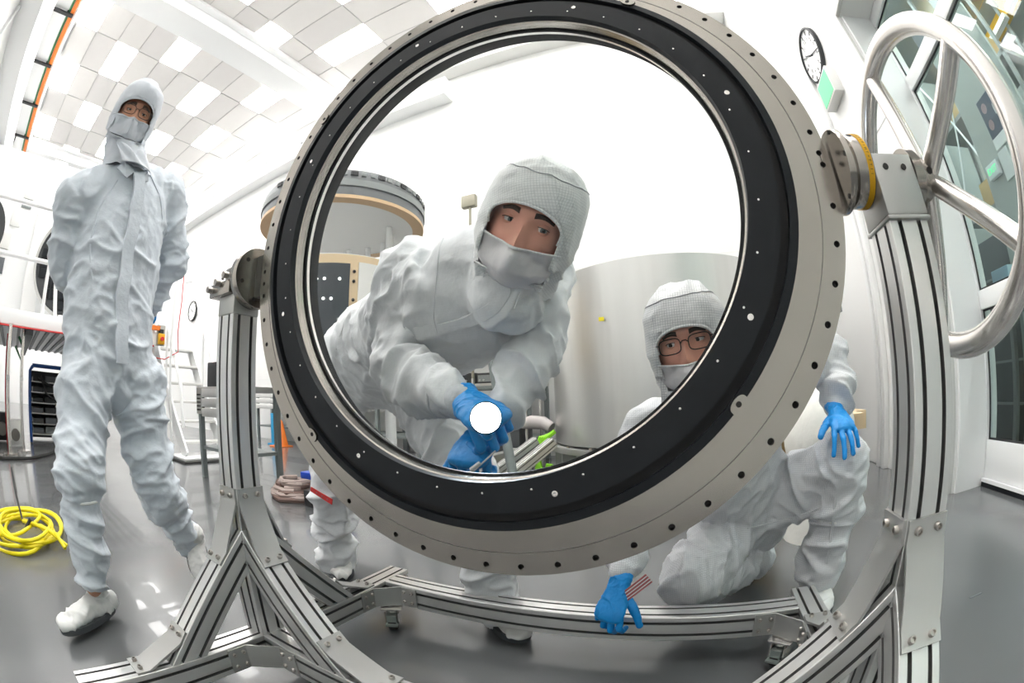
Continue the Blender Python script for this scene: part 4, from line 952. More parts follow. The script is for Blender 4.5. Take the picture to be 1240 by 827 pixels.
# card in the hand
cd=thing('card','pink striped card held in blue glove over the back beam','card',Y(768,712,1.03))
c0=Y(752,726,1.035);c1=Y(786,700,1.025); d_=(c1-c0).normalized(); u_=d_.cross(V3((.1,-.9,.45))).normalized()
def slab(a,b,u,w_,t_,n_): 
    vs=[a-u*w_,b-u*w_,b+u*w_,a+u*w_]; return vs+[p+n_*t_ for p in vs],[(0,1,2,3),(7,6,5,4),(0,4,5,1),(1,5,6,2),(2,6,7,3),(3,7,4,0)]
vs,fs=slab(c0,c1,u_,.014,.0012,V3((0,1,0))); MB().add(vs,fs).build('sheet',PINK,cd)
for k in(-.008,0,.008): vs,fs=slab(c0+u_*k+V3((0,-.0012,0)),c1+u_*k+V3((0,-.0012,0)),u_,.0012,.0008,V3((0,1,0))); MB().add(vs,fs).build('stripe',PAPER,cd)

# ---------- person walking at the left ----------
pl=thing('person','person walking at left with hands behind back, in pale blue-white coverall','person',(-1.58,.35,0))
L=dict(neck=D(156,200,1.60),chest=D(150,258,1.63),waist=D(132,370,1.64),pelvis=D(132,435,1.65),
 shR=D(92,236,1.57),elR=D(78,320,1.66),wrR=D(105,372,1.86),shL=D(203,232,1.69),elL=D(207,318,1.79),wrL=D(170,385,1.88),
 hipR=D(105,460,1.60),knR=D(97,590,1.50),anR=D(113,712,1.53),hipL=D(163,462,1.69),knL=D(190,590,1.74),anL=D(238,668,1.95))
for k,v in L.items(): L[k]=np.array(tuple(v))
sh=L['shL']-L['shR']; sh[2]=0; ax=np.array([0,0,1.])
under(pl,L,[[('pelvis',.09),('waist',.09),('chest',.10),('neck',.05)],[('chest',.06),('shR',.045),('elR',.038),('wrR',.028)],[('chest',.06),('shL',.045),('elL',.038),('wrL',.028)],[('pelvis',.08),('hipR',.07),('knR',.05),('anR',.035)],[('pelvis',.08),('hipL',.07),('knL',.05),('anL',.035)]],SKIN2)
lo=[[(L['shR'],.07,.07,ax),(L['chest']*.4+L['neck']*.6,.085,.085,ax),(L['shL'],.07,.07,ax)],[(L['pelvis']+np.array([0,0,-.06]),.15,.12,sh),(L['pelvis'],.185,.145,sh),(L['waist'],.180,.14,sh),(L['chest']*.6+L['waist']*.4,.19,.14,sh),(L['chest'],.195,.13,sh),(L['chest']*.35+L['neck']*.65,.15,.10,sh),(L['neck'],.07,.07,sh)],
 [(L['chest']*.35+L['shR']*.65,.08,.08,ax),(L['shR'],.078,.078,sh),(L['shR']*.5+L['elR']*.5,.076,.076,sh),(L['elR'],.070,.07,sh)],
 [(L['shR']*.1+L['elR']*.9,.070,.07,sh),(L['elR']*.5+L['wrR']*.5,.062,.062,ax),(L['wrR'],.045,.045,ax)],
 [(L['chest']*.35+L['shL']*.65,.08,.08,ax),(L['shL'],.080,.078,sh),(L['shL']*.5+L['elL']*.5,.078,.076,sh),(L['elL'],.072,.072,sh)],
 [(L['shL']*.1+L['elL']*.9,.072,.07,sh),(L['elL']*.5+L['wrL']*.5,.062,.062,ax),(L['wrL'],.045,.045,ax)],
 [(L['pelvis'],.11,.12,sh),(L['hipR'],.118,.118,sh),(L['hipR']*.5+L['knR']*.5,.096,.10,sh),(L['knR']+np.array([0,0,.05]),.088,.092,sh),(L['knR']+np.array([0,0,.01]),.094,.096,sh),(L['knR']+np.array([0,0,-.03]),.066,.07,sh),(L['knR']*.6+L['anR']*.4,.070,.078,sh),(L['knR']*.3+L['anR']*.7,.068,.072,sh),(L['anR']+np.array([0,0,.03]),.05,.052,sh)],
 [(L['pelvis'],.11,.12,sh),(L['hipL'],.118,.118,sh),(L['hipL']*.5+L['knL']*.5,.098,.10,sh),(L['knL'],.090,.094,sh),(L['knL']*.8+L['anL']*.2,.092,.094,sh),(L['knL']*.7+L['anL']*.3,.068,.07,sh),(L['knL']*.4+L['anL']*.6,.066,.068,sh),(L['knL']*.1+L['anL']*.9,.050,.052,sh)]]
sg=[(L['pelvis'],L['waist'],1.2,1),(L['waist'],L['chest'],.9,.5),(L['chest'],L['neck'],.4,.4),(L['chest'],L['shR'],.4,.6),(L['shR'],L['elR'],.6,1.2),(L['elR'],L['wrR'],1.2,1),(L['chest'],L['shL'],.4,.6),(L['shL'],L['elL'],.6,1.2),(L['elL'],L['wrL'],1.2,1),(L['hipR'],L['knR'],.9,1.2),(L['knR'],L['anR'],1,1.3),(L['hipL'],L['knL'],.9,1.2),(L['knL'],L['anL'],1,1.2)]
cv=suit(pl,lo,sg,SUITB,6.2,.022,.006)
shn=V3(sh).normalized(); fw=shn.cross(V3((0,0,1))); fw=fw if fw.x>0 else -fw
Ml=frame(D(160,146,1.575),(.955,-.12,-.30),(.20,.03,.97),1.06)
hn=list_hn(V3(L['neck'])+V3((.01,0,-.045)),.115,.10,tuple(sh),tuple(fw))
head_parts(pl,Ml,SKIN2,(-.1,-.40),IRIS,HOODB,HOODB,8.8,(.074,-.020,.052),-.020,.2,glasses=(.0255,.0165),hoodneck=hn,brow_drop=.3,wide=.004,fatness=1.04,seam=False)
decal(cv,'shoulder_seam',[(142,218),(120,250),(108,300),(112,345)],.007,SUITB); decal(cv,'shoulder_seam',[(182,212),(195,240),(198,290)],.007,SUITB)
# front zip placket, collar flap
pp_=[]
for t in np.linspace(0,1,30):
    zz=(L['neck'][2]-.075)*(1-t)+(L['pelvis'][2]-.02)*t
    c=L['chest']*0; 
    cx=np.interp(zz,[L['pelvis'][2],L['waist'][2],L['chest'][2],L['neck'][2]],[L['pelvis'][0],L['waist'][0],L['chest'][0],L['neck'][0]]); cy=np.interp(zz,[L['pelvis'][2],L['waist'][2],L['chest'][2],L['neck'][2]],[L['pelvis'][1],L['waist'][1],L['chest'][1],L['neck'][1]])
    rr_=np.interp(zz,[L['pelvis'][2],L['waist'][2],L['chest'][2],L['neck'][2]],[.150,.146,.136,.095]); pp_.append(V3((cx,cy,zz))+fw*(rr_+.004+.003*math.sin(t*23)))
vs=[];fs=[]
for i,p in enumerate(pp_):
    for a_,b_ in((-.026,0),(-.024,.008),(.024,.008),(.026,0)): vs.append(p+shn*(a_+.003*math.sin(i*.9))+fw*b_)
for i in range(len(pp_)-1):
    for k in range(4): fs.append((i*4+k,i*4+(k+1)%4,i*4+4+(k+1)%4,i*4+4+k))
MB().add(vs,fs).build('zip_placket',SUITB,cv)
for sx in(-1,1):
    b=V3(L['neck'])+V3((0,0,-.075))+fw*.10
    MB().add([b+shn*sx*.004+fw*.012,b+shn*sx*.055+V3((0,0,.035))+fw*.0,b+shn*sx*.075+V3((0,0,.0))+fw*-.01,b+shn*sx*.03+V3((0,0,-.03))+fw*.014,
      b+shn*sx*.004+fw*.018,b+shn*sx*.055+V3((0,0,.035))+fw*.006,b+shn*sx*.075+fw*-.004,b+shn*sx*.03+V3((0,0,-.03))+fw*.020],[(0,1,2,3),(7,6,5,4),(0,4,5,1),(1,5,6,2),(2,6,7,3),(3,7,4,0)]).build('collar_flap',SUITB,cv)
band(cv,V3(L['knR'])+V3((0,0,-.035)),(0,0,1),.069,.072,.005,SHOEC,'knee_strap',tuple(sh))
foot(pl,D(137,738,1.60),D(78,768,1.43),h=.10)
foot(pl,V3(L['anL'])+V3((-.03,.02,.055)),V3(L['anL'])+V3((.10,-.05,-.085)),up=(.6,-.3,.7),h=.08)
hand('glove',pl,tuple(L['wrR']),(-.2,.9,-.2),(-1,0,0),(0,0,1),material=GLOVE)
hand('glove',pl,tuple(L['wrL']),(-.2,-.9,-.2),(-1,0,0),(0,0,1),material=GLOVE)

# ================= BACKGROUND EQUIPMENT =================
# big brushed aluminium tank behind the kneeling person
tc=V3((-.205,4.195,0)); tk=thing('tank','large brushed aluminium cylinder tank against back wall','tank',tc)
MB().lathe([(0,.36),(1.035,.36),(1.04,.365),(1.04,1.745),(1.03,1.75),(1.015,1.75),(1.015,1.70),(0,1.70)],tc,(0,0,1),96).build('shell',BRUSH,tk)
MB().lathe([(1.041,.30),(1.10,.30),(1.10,.345),(1.041,.345)],tc,(0,0,1),96,True).build('base_flange',PLATE,tk)
MB().lathe([(0,.02),(.93,.02),(.93,.299),(0,.299)],tc,(0,0,1),64).build('plinth',PLATE,tk)
for k in range(20):
    a=2*PI*k/20; u=V3((math.cos(a),math.sin(a),0)); MB().box((-.012,-.075,.03),(.012,.06,.298),Matrix.Translation(tc+u*.99)@Matrix.Rotation(a-PI/2,4,'Z')).build('rib',PLATE,tk)
for k in range(24):
    a=2*PI*k/24; p=tc+V3((math.cos(a)*1.07,math.sin(a)*1.07,.346)); MB().cyl(p,p+V3((0,0,.018)),.014,n=6).build('flange_bolt',SCREW,tk)
tag(bx('marker_tape',(-.62,3.205,1.30),(-.58,3.212,1.33),YEL),'small yellow tape mark on the tank beside hood','tape')
# angled base frame by the tank
bf=thing('tank_dolly','white angle-iron dolly frame at tank foot','dolly',(-1.2,3.6,0))
MB().box((-1.62,3.00,.0),(-1.55,3.85,.30),None,.004).build('side_plate',PLATE,bf)
link('rail',extr((-1.60,2.86,.05),(-1.18,3.30,.42),(0,0,1)),bf); link('rail',extr((-1.42,2.80,.05),(-1.02,3.22,.42),(0,0,1)),bf)
bx('warning_label',(-1.555,3.05,.12),(-1.548,3.25,.24),PAPER,bf); bx('label_band',(-1.548,3.05,.20),(-1.545,3.25,.24),PINK,bf)
bx('runner',(-1.80,2.80,.001),(-1.0,2.86,.045),PLATE,bf)
# green straps and gloves heap
gs=thing('strap_bundle','neon green lifting straps draped near tank foot','strap',(-1.5,4.3,.4))
for i in range(4):
    o_=i*5; pts=[Y(672-o_*.4,522+i*2,3.42),Y(662-o_*.5,530,3.40),Y(654-o_*.3,548,3.38),Y(650+o_*.4,572,3.36),Y(658+o_*.3,584,3.36),Y(664+o_*.2,562,3.37)]
    MB().tube(pts,.020,6).build('strap',GREEN,gs)
tag(MB().tube([Y(632,513,3.9),Y(644,511,3.88),Y(658,512,3.86),Y(668,518,3.84)],[.05,.065,.06,.05],10).build('wrapped_bundle',mat('clear_wrap',(.65,.60,.60),.2)),'clear-wrapped bundle lying above the green straps','bundle')
# low carts and benches seen through the ring
def bench(name,label,x0,y0,x1,y1,z,cat='workbench',n=2,group=None,dark=True,top=PLATE):
    t=thing(name,label,cat,((x0+x1)/2,(y0+y1)/2,0),group); 
    bx('top',(x0,y0,z-.05),(x1,y1,z),top,t,.004)
    for x in(x0+.03,x1-.03):
        for y in(y0+.03,y1-.03): bx('leg',(x-.025,y-.025,0),(x+.025,y+.025,z-.05),GREYG,t)
    bx('lower_shelf',(x0+.02,y0+.02,.28),(x1-.02,y1-.02,.31),GREYG,t)
    return t
b1=bench('equipment_bench','steel equipment bench with dark instruments left of the tank',-3.9,4.6,-1.7,5.3,.95)
bx('upper_shelf',(-3.9,4.95,1.42),(-1.7,5.3,1.45),WHITE2,b1)
for x in(-3.85,-2.8,-1.75): bx('upright',(x-.02,4.97,.95),(x+.02,5.01,1.42),WHITE2,b1)
rng=random.Random(3)
for i in range(9):
    x=-3.75+i*.23; h=rng.uniform(.12,.30)
    o=thing('instrument_box',('dark instrument box on the steel bench, place %s from left'%['first','second','third','fourth','fifth','sixth','seventh','eighth','ninth'][i]),'instrument',(x,4.75,.95),'instruments on the steel bench')
    bx('case',(x,4.66,.951),(x+.19,4.90,.951+h),[DARK,DGREY,DARK][i%3],o,.008); bx('panel',(x+.015,4.652,.97),(x+.175,4.6595,.95+h*.8),[MGREY,DARK][i%2],o); [MB().cyl((x+q,4.644,.99),(x+q,4.652,.99),.012,n=10).build('knob',PLATE,o) for q in(.04,.09)]
for i in range(6):
    x=-3.7+i*.33; o=bx('coil_pack',(x,5.0,1.4505),(x+.24,5.22,1.4505+rng.uniform(.08,.2)),[DARK,MGREY,PAPER][i%3],None,.02); tag(o,'pack number %s from left along the bench upper shelf'%['one','two','three','four','five','six'][i],'box','packs on the upper shelf')
ct=thing('tool_cart','grey two-shelf tool cart on casters behind the flashlight','cart',(-1.9,4.2,0))
for z in(.16,.52,.86): bx('tray',(-2.3,3.95,z),(-1.50,4.4,z+.04),GREYG,ct,.004)
for x in(-2.29,-1.51):
    for y in(3.96,4.39): MB().cyl((x,y,.12),(x,y,1.0),.014,n=10).build('upright',CHROME,ct); MB().cyl((x-.02,y,.055),(x+.02,y,.055),.055,n=20).build('wheel',PLATE,ct)
bx('drawer_box',(-2.25,4.0,.201),(-1.60,4.36,.50),DGREY,ct,.006)
# tripod / angled silver struts behind bent person
tp=thing('strut_frame','grey tubular A-frame standing behind the bending person','frame',(-1.5,2.75,0))
for a_,b_ in(((-2.0,2.75,0),(-1.75,2.85,1.12)),((-1.05,2.6,0),(-1.30,2.75,1.15)),((-1.75,2.85,1.12),(-1.30,2.75,1.15))): MB().cyl(a_,b_,.032,n=14).build('tube',GREYG,tp)
# dark roller bench further left
b2=bench('slatted_bench','extrusion workbench right of the left post, under grey rails',-7.35,5.0,-3.95,5.42,1.02)
for k in range(4): bx('rail',(-7.35,4.94,.62+k*.10),(-3.95,4.985,.71+k*.10),ALU,b2,.004)
b3=bench('perforated_bench','steel bench with perforated bracket left of left post',-4.15,2.06,-3.25,2.5,.88)
for q in range(3):
    for r_ in range(5): MB().cyl((-4.13+.03*q,2.042,.66+.036*r_),(-4.13+.03*q,2.0495,.66+.036*r_),.008,n=8).build('hole',HOLE,b3)
bx('bracket_plate',(-4.16,2.05,.62),(-4.03,2.0595,.87),PLATE,b3); [bx('side_rail',(-4.0,2.03,.60+.09*k),(-3.25,2.059,.68+.09*k),ALU,b3,.003) for k in range(3)]
tag(bx('monitor_case',(-4.1,2.15,.8805),(-3.75,2.4,1.12),DARK,None,.01),'black monitor case on the perforated steel bench','case')
# blue post and orange cone right of the left post
bp=thing('blue_post','light blue steel post behind the left aluminium post','post',(-6.52,4.85,0)); bx('post',(-6.58,4.80,0),(-6.46,4.92,.55),LBLUE,bp,.005); bx('foot',(-6.65,4.76,0),(-6.39,4.93,.02),LBLUE,bp)
cn=thing('traffic_cone','orange safety cone beside the light blue post','cone',(-6.15,4.7,0)); MB().lathe([(0,.02),(.13,.02),(.045,.42),(.02,.45),(0,.45)],(-6.15,4.70,0),(0,0,1),24).build('cone',ORANGE,cn); bx('base',(-6.30,4.55,0),(-6.0,4.85,.02),ORANGE,cn,.004); MB().lathe([(.100,.12),(.0705,.25),(.0685,.25),(.095,.12)],(-6.15,4.70,.0),(0,0,1),24,True).build('collar',PAPER,cn)
# strap pile and blue box on the floor
rp=thing('strap_pile','pile of beige lifting straps on grey floor behind left post','straps',(-2.9,2.1,0))
r3=random.Random(5)
for i in range(9):
    a0=r3.uniform(0,6); pts=[V3((-2.78+.24*math.cos(a0+k*.55)*(1-.05*i)+r3.uniform(-.03,.03),2.22+.17*math.sin(a0+k*.55)*(1-.05*i)+r3.uniform(-.02,.02),.022+i*.016)) for k in range(10)]
    MB().tube(pts,.020,6).build('strap',ROPE if i%3 else mat('brown_strap',(.20,.13,.11),.8),rp)
bb=thing('blue_case','open blue plastic case with black gear by the strap pile','case',(-2.45,2.2,0))
bx('lid',(-2.56,2.12,.20),(-2.22,2.34,.25),BLUE,bb,.006); bx('tray',(-2.52,2.10,.002),(-2.26,2.36,.12),DARK,bb,.01); MB().cyl((-2.36,2.08,.06),(-2.30,2.08,.06),.05,n=16).build('reel',RUB,bb)
for x in(-2.53,-2.25): bx('stay',(x-.008,2.2,.12),(x+.008,2.22,.20),DARK,bb)
tag(MB().sphere((-2.62,2.30,.215),.02,10,6).build('yellow_clip',YEL,None),'small yellow clip on the strap pile top','clip')
mt=tag(MB().tube([(-4.6,4.2,.012),(-3.9,3.6,.012),(-3.5,3.35,.012),(-3.4,3.6,.012),(-3.9,4.4,.012)],.012,6).build('floor_cable',DARK),'black cable looping on the floor behind the strap pile','cable')
# round machine: cream drum with dark window, dark grey ring above
rc=V3((-2.88,2.85,0)); rm=thing('round_machine','round white machine with dark grey top ring and cream drum','machine',rc)
MB().lathe([(0,1.0),(.60,1.0),(.60,1.93),(0,1.93)],rc,(0,0,1),72).build('drum',WHITE2,rm)
MB().lathe([(.601,1.03),(.612,1.03),(.612,1.92),(.601,1.92)],rc,(0,0,1),72,True).build('cream_band',TAN,rm)
MB().lathe([(.70,2.36),(.80,2.36),(.80,2.56),(.78,2.60),(.70,2.60)],rc,(0,0,1),72,True).build('top_ring',mat('slate_grey_ring',(.16,.17,.18),.45,.2),rm)
MB().lathe([(.70,2.33),(.802,2.33),(.802,2.36),(.70,2.36)],rc,(0,0,1),72,True).build('trim_ring',BEIGE,rm)
MB().lathe([(.80,2.44),(.812,2.44),(.812,2.50),(.80,2.50)],rc,(0,0,1),72,True).build('rail_ring',MGREY,rm)
for k in range(30):
    a=-1.6+k*.10; u=V3((math.cos(a),math.sin(a),0)); p=rc+u*.80; M=Matrix.Translation(p+V3((0,0,2.555)))@Matrix.Rotation(a,4,'Z')
    MB().box((-.002,-.02-.012*(k%3==0),-.018),(.010,.02+.012*(k%3==0),.018),M).build('latch',DARK if k%3==0 else MGREY,rm)
MB().lathe([(0,2.337),(.70,2.337),(.70,2.355),(0,2.355)],rc,(0,0,1),72).build('underside_disc',mat('bright_white',(.95,.95,.94),.5),rm)
for k in range(5):
    a=.35+k*.45; p=rc+V3((math.cos(a)*.50,math.sin(a)*.50,0)); MB().cyl(p+V3((0,0,1.93)),p+V3((0,0,2.33)),.03,n=12).build('column',WHITE2,rm)
for a in(-.7,.7,2.6): p=rc+V3((math.cos(a)*.5,math.sin(a)*.5,0)); MB().cyl(p,p+V3((0,0,1.0)),.05,n=14).build('leg',WHITE2,rm)
def curved(a0,a1,z0,z1,r,th,m,nm,par_):
    vs=[];fs=[];n=14
    for i in range(n+1):
        a=a0+(a1-a0)*i/n
        for rr,z in((r,z0),(r+th,z0),(r+th,z1),(r,z1)): vs.append(rc+V3((math.cos(a)*rr,math.sin(a)*rr,z)))
    for i in range(n):
        for k in range(4): fs.append((i*4+k,i*4+(k+1)%4,i*4+4+(k+1)%4,i*4+4+k))
    fs+=[(0,1,2,3),(n*4+3,n*4+2,n*4+1,n*4)]
    return MB().add(vs,fs).build(nm,m,par_)
curved(-1.55,-.62,1.12,1.84,.613,.012,mat('dark_window_panel',(.04,.05,.06),.2),'window_panel',rm)
for i in range(16):
    a=-1.45+.10*(i%8)*1.0; z=(1.66,1.50)[i//8]-.16*((i*7)%3==0); p=rc+V3((math.cos(a)*.626,math.sin(a)*.626,z+.05)); MB().sphere(p,.011,8,6).build('indicator',mat('white_led',(1,1,1),.5,emit=(1,1,.95),estr=3) if i%3 else MGREY,rm)
curved(-.50,-.10,1.52,1.86,.613,.010,OFFW,'side_panel',rm)
for z in(1.35,1.5,1.58): p=rc+V3((math.cos(-.56)*.615,math.sin(-.56)*.615,z+.2)); MB().sphere(p,.014,8,6).build('knob',DARK,rm)
# small sensor head on a thin pole
cs=thing('sensor_pole','khaki sensor head on a thin pole behind the hooded head','sensor',(-2.34,4.5,0)); bx('head',(-2.45,4.455,3.09),(-2.25,4.545,3.26),mat('khaki_metal',(.32,.30,.24),.5,.4),cs,.02); MB().cyl((-2.34,4.5,.02),(-2.34,4.5,3.10),.018,n=10).build('pole',MATS['khaki_metal'],cs); MB().cyl((-2.34,4.5,0),(-2.34,4.5,.02),.05,n=16).build('base',DARK,cs)
# behind kneeling person: white bag, cardboard, yellow
wbg=tag(MB().sphere((.66,2.10,.50),.24,24,16,(.8,.6,1.0)).cyl((.66,2.10,0),(.66,2.10,.4),.17,n=24).build('white_drum_bag',mat('white_plastic_bag',(.78,.77,.72),.4,0,.02,5,.4,18)),'white bagged drum behind the kneeling person\'s elbow','bag')
bxx=thing('cardboard_box','open tan cardboard box on floor behind the kneeling person','box',(.55,2.6,0)); bx('carton',(.25,2.45,.002),(1.0,2.95,.55),CARD,bxx,.01); 
for s_x in(0,1): bx('flap',(.25,2.40-.1,.54) if not s_x else (.98,2.45,.45),(1.0,2.46,.552) if not s_x else (1.08,2.95,.552),TAN,bxx)
tag(MB().sphere((.90,2.62,.72),.12,14,10,(1,.8,1.2)).build('yellow_pouch',YEL),'yellow pouch on top of the cardboard box','pouch')
# ---- left side: platform with chamber ----
pf=thing('work_platform','raised white work platform at far left with railing','platform',(-8,.2,0))
bx('edge_beam',(-6.08,YN+.03,1.44),(-6.0,2.30,1.62),WHITE2,pf,.01); bx('deck',(-10.2,YN+.03,1.50),(-6.085,2.30,1.62),WHITE2,pf)
for k in range(23): bx('deck_rib',(-10.1,YN+.06+k*.17,1.475),(-6.09,YN+.12+k*.17,1.499),MGREY,pf)
bx('under_beam',(-10.2,.15,1.36),(-6.09,.27,1.439),DGREY,pf)
for y in(YN+.1,2.2):
    for x in(-6.15,-10.0): bx('column',(x-.06,y-.06,0),(x+.06,y+.06,1.44),WHITE2,pf)
for z in(2.24,2.90): MB().cyl((-6.04,YN+.05,z),(-6.04,2.28,z),.03,n=10).build('railing',WHITE2,pf)
for y in(-1.5,.38,2.2): MB().cyl((-6.04,y,1.62),(-6.04,y,2.92),.028,n=10).build('railing_post',WHITE2,pf)
MB().tube([(-5.99,-1.6,1.43),(-5.99,.0,1.425),(-5.99,1.5,1.44),(-5.99,2.2,1.43)],.012,6).build('red_cable',RED,pf)
chm=thing('white_chamber','white enclosure with round black gridded filter disc on platform','chamber',(-8,.3,1.62))
bx('wall_panel',(-8.6,YN+.06,1.625),(-8.3,1.9,4.55),WHITE2,chm,.01)
bx('side_column',(-8.29,.02,1.625),(-8.1,.34,4.5),WHITE,chm,.01)
for (y,z,m_) in((-.62,2.45,DGREY),(-.62,2.05,OFFW),(-.45,3.25,OFFW),(-.3,3.75,OFFW),(-.6,2.85,OFFW)): bx('port',(-8.3,y-.12,z),(-8.27,y+.12,z+.26),m_,chm,.005)
bx('port_slot',(-8.3,-.42,3.60),(-8.26,-.18,3.63),MGREY,chm)
dc=V3((-7.2,.93,2.55)); dn=V3((.93,-.36,0)).normalized(); dsk=MB().lathe([(0,0),(.72,0),(.75,.02),(.75,.06),(.70,.06),(.68,.045),(0,.045)],dc,dn,56).build('filter_disc',DARK,chm)
du=V3((0,0,1)); dsd=du.cross(dn)
for i in range(-4,5):
    for j in range(-4,5):
        p=dsd*i*.15+du*j*.15
        if math.hypot(i,j)<4.3: 
            M=Matrix([[dsd.x,du.x,dn.x,0],[dsd.y,du.y,dn.y,0],[dsd.z,du.z,dn.z,0],[0,0,0,1]]); M.translation=dc+p+dn*.046
            MB().box((-.066,-.066,0),(.066,.066,.02),M).build('tile',BLACK,dsk)
MB().lathe([(.752,-.02),(.80,-.02),(.80,.07),(.752,.07)],dc,dn,56,True).build('disc_rim',PLATE,chm)
bx('disc_stand',(-7.35,.75,1.625),(-7.05,1.15,1.80),WHITE2,chm,.01); MB().tube([(-7.0,.70,1.63),(-7.0,.62,2.2),(-7.0,.60,3.1)],.035,8).build('white_bar',WHITE2,chm)
tag(MB().lathe([(0,0),(.5,0),(.5,.05),(0,.05)],(-7.6,-1.10,2.9),(1,0,0),40).box((-7.66,-1.15,1.6205),(-7.6,-1.05,2.6)).build('second_disc',DARK),'second round black disc at the far left edge on platform','disc')
tag(bx('red_cabinet',(-7.0,-1.62,1.625),(-6.9,-1.30,2.1),RED,None,.01),'red panel on the platform at far left edge','panel')
# rack below the platform
rk=thing('blue_frame_rack','blue tube frame rack packed with dark electronics under platform','rack',(-7.4,.7,0))
for y in(.30,1.35): MB().tube([(-7.2,y,0.02),(-7.2,y,1.0),(-7.2,y+(.05 if y<1 else -.05),1.06)],.028,8).build('upright',mat('blue_tube',(.02,.08,.30),.4),rk)
MB().cyl((-7.2,.34,1.07),(-7.2,1.31,1.07),.028,n=8).build('top_bar',MATS['blue_tube'],rk)
bx('back_panel',(-7.9,.3,.03),(-7.85,1.35,1.02),DARK,rk)
r4=random.Random(9)
for k in range(6):
    z=.12+k*.145; bx('shelf',(-7.85,.33,z),(-7.22,1.32,z+.012),PLATE,rk)
    for q in range(4): y=.36+q*.24; bx('module',(-7.8,y,z+.0125),(-7.3+r4.uniform(-.08,.04),y+.2,z+.05+r4.uniform(.02,.075)),[DARK,DGREY,MGREY,DARK][r4.randrange(4)],rk)
MB().tube([(-7.18,.5,.95),(-7.1,.6,.7),(-7.16,.8,.6),(-7.1,1.0,.75),(-7.15,1.2,.9)],.02,6).build('cable',RUB,rk); MB().tube([(-7.18,.45,.90),(-7.08,.7,.8),(-7.1,1.05,.85),(-7.15,1.25,.95)],.016,6).build('cable',RUB,rk)
for i,(x,y,r_,m_) in enumerate(((-5.7,-.32,.035,CHROME),(-5.85,-.10,.03,CHROME),(-6.2,.12,.025,CHROME),(-6.3,-.45,.04,CHROME))):
    t=thing('floor_pole','%s chrome pole under platform at far left'%['nearest thick','second slim','third thin','rear thick'][i],'pole',(x,y,0)); MB().cyl((x,y,.02),(x,y,1.435),r_,n=12).build('pole',m_,t); MB().cyl((x,y,0),(x,y,.02),.11,n=20).build('base',m_,t); MB().cyl((x-.06,y,.85),(x+.06,y,.85),.03,n=10).build('clamp',PLATE,t)
tag(MB().cyl((-7.0,-.15,.0),(-7.0,-.15,1.43),.025,n=8).build('red_pipe',RED),'thin red pipe under the platform at far left','pipe')
tag(MB().tube([(-6.6,.0,1.25),(-6.55,.10,1.10),(-6.6,.14,1.25),(-6.5,.05,1.36)],.022,6).build('green_hose',DGREEN),'dark green hose hanging under the platform','hose')
for i,(x,y,s_) in enumerate(((-6.9,-.6,.35),(-7.3,-.25,.3),(-6.8,.0,.26))):
    o=thing('pump_unit','%s grey pump unit under the platform'%['large leftmost','middle','small rightmost'][i],'pump',(x,y,0)); bx('body',(x-s_/2,y-s_/2,.02),(x+s_/2,y+s_/2,s_*1.3),[MGREY,DARK,OFFW][i],o,.01); MB().cyl((x+s_/2,y,s_*.6),(x+s_/2+.08,y,s_*.6),s_*.3,n=16).build('motor',STEELD,o); bx('foot',(x-s_/2,y-s_/2,0),(x+s_/2,y-s_/2+.04,.02),DARK,o)
tag(MB().tube([(-5.6,-.55,.02),(-5.4,-.2,.02),(-5.5,.2,.02),(-5.9,.5,.02),(-6.6,.8,.02),(-6.9,1.3,.02)],.02,6).build('black_hose',RUB),'black hose running along floor under the platform','hose')
tag(MB().sphere((-4.1,-.52,.80),.12,16,10,(1.3,1,.6)).cyl((-4.1,-.52,0),(-4.1,-.52,.75),.03,n=10).build('chrome_fixture',CHROME),'chrome rounded fixture at the left picture edge','fixture')
# yellow cable coil
yc=thing('yellow_cable','coiled bright yellow extension cable on grey floor at left','cable',(-2.75,-.02,0)); r5=random.Random(11)
for i in range(7):
    cx,cy=-2.62-.06*(i%3),-.08+.03*((i*2)%5); rx,ry=.30+.05*r5.random(),.17+.05*r5.random(); ph=r5.uniform(0,6); rot=r5.uniform(-.4,.4)
    pts=[]
    for k in range(26):
        a=2*PI*k/26+ph; x=rx*math.cos(a)*(1+.08*math.sin(3*a+i)); y=ry*math.sin(a); pts.append(V3((cx+x*math.cos(rot)-y*math.sin(rot),cy+x*math.sin(rot)+y*math.cos(rot),.014+i*.010+.012*math.sin(2*a+i))))
    MB().tube(pts,.0105,8,True).build('loop',YEL,yc)
MB().tube([(-2.62,.0,.07),(-2.5,.09,.09),(-2.38,.17,.08),(-2.30,.20,.03)],.0105,8).build('loop',YEL,yc); MB().tube([(-2.66,-.03,.075),(-2.52,.05,.095),(-2.40,.14,.085),(-2.34,.22,.03)],.0105,8).build('loop',YEL,yc)
MB().tube([(-2.55,-.02,.06),(-2.56,.02,.105),(-2.57,.06,.07)],.014,6).build('tie',RUB,yc); MB().tube([(-3.3,-.05,.1),(-3.1,-.06,.28),(-2.85,-.05,.2),(-2.7,-.03,.05)],.008,6).build('black_lead',RUB,yc)
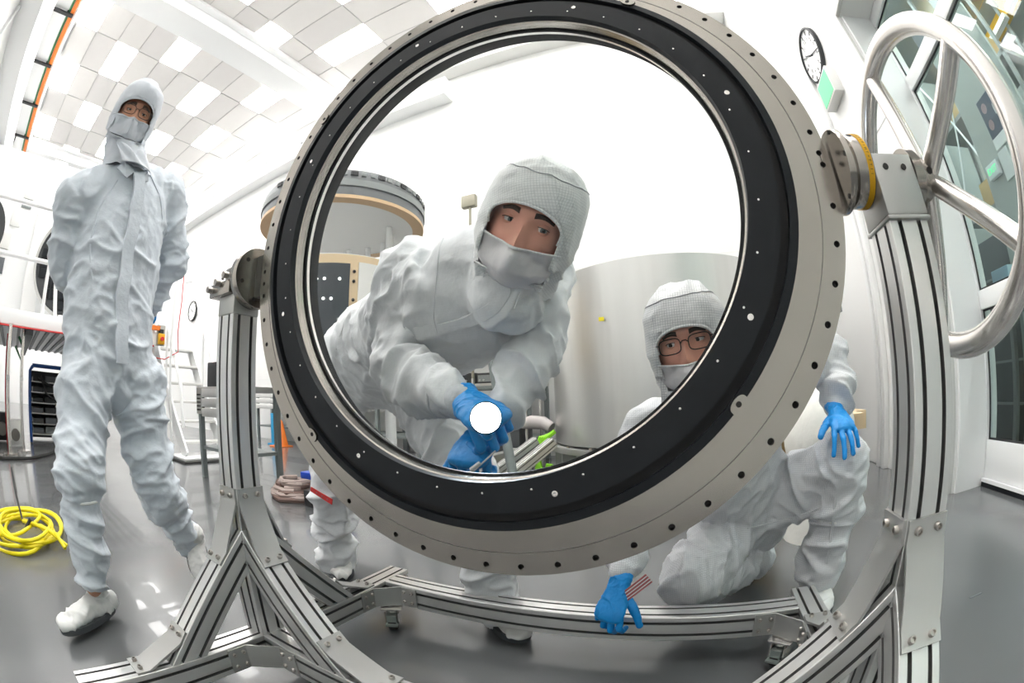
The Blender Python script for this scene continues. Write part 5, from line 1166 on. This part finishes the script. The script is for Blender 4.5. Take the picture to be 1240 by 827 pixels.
# stairs up to the platform
st=thing('stair_ladder','white steel stair ladder with handrails beside walking person','ladder',(-6.2,2.9,0))
for y in(2.42,3.05):
    a=V3((-5.35,y,.05)); b=V3((-6.6,y,1.62)); t=(b-a).normalized(); n_=V3((-t.z,0,t.x)); vs,fs=slab(a,b,V3((t.z,0,-t.x)),.09,.03,V3((0,1,0))); MB().add(vs,fs).build('stringer',WHITE2,st)
    MB().tube([a+V3((.0,0,.35)),a+V3((-.05,0,.85)),b+V3((.05,0,.95)),b+V3((-.3,0,1.0))],.026,8).build('handrail',WHITE2,st); MB().cyl(a*.5+b*.5,a*.5+b*.5+V3((0,0,.88)),.022,n=8).build('rail_post',WHITE2,st)
for k in range(6): f=(k+.6)/6.3; x=-5.35-1.25*f; z=.05+1.57*f; bx('tread',(x-.12,2.45,z),(x+.12,3.05,z+.03),OFFW,st,.003)
bx('base_plate',(-5.7,2.3,.02),(-5.1,3.2,.05),WHITE2,st,.004); bx('floor_mat',(-5.8,2.25,.001),(-5.0,3.3,.019),RUB,st)
bl=thing('beacon_post','white post with orange and black beacon light behind walking person','beacon',(-5.6,2.45,0)); MB().cyl((-5.62,2.34,.0),(-5.62,2.34,2.62),.02,n=8).build('post',WHITE2,bl); MB().cyl((-5.62,2.34,2.62),(-5.62,2.34,2.73),.045,n=14).build('base',DARK,bl); MB().cyl((-5.62,2.34,2.73),(-5.62,2.34,2.86),.05,n=14).build('lamp',mat('amber_lens',(.9,.35,.02),.3,emit=(1,.4,.05),estr=.8),bl)
MB().tube([(-5.6,2.43,2.6),(-5.6,2.45,2.0),(-5.58,2.42,1.6),(-5.6,2.45,1.35),(-5.75,2.3,1.25),(-6.0,2.2,1.28)],.007,5).build('red_wire',RED,bl)
ep=thing('emergency_box','yellow emergency stop box with orange strap on platform edge','switch box',(-5.9,2.2,1.6)); bx('case',(-5.99,2.26,1.46),(-5.93,2.36,1.60),YTAPE,ep,.006); MB().cyl((-5.93,2.31,1.53),(-5.90,2.31,1.53),.028,n=14).build('button',RED,ep); bx('strap',(-5.995,2.05,1.64),(-5.95,2.28,1.70),ORANGE,ep); bx('clip',(-5.99,2.27,1.61),(-5.95,2.34,1.66),DARK,ep); bx('mount',(-5.9995,2.24,1.44),(-5.99,2.38,1.72),PLATE,ep)
clock((-11.55,YB-.02,3.12),.28,(0,-1,0),(0,0,1),'small round wall clock on far back wall beside ladder',False)
pt=bx('access_plate',(-9.0,YB-.03,1.9),(-8.4,YB-.005,2.2),OFFW,None,.003); tag(pt,'pale access plate on the back wall behind the ladder','plate')
tag(bx('floor_scuff_plate',(1.03,1.10,.0),(1.09,1.108,.0015),DGREY),'tiny dark floor marking strip right of the right post','plate')
# stepped covers on the floor near the front corner connector
fc=tag(MB().sphere((-.62,.22,.06),.16,20,10,(1,.8,.42)).build('bubble_bag',mat('bubble_bag',(.62,.63,.63),.35,0,.05,60,1.0,120)),'crumpled silver-white bag on floor inside the stand corner','bag')
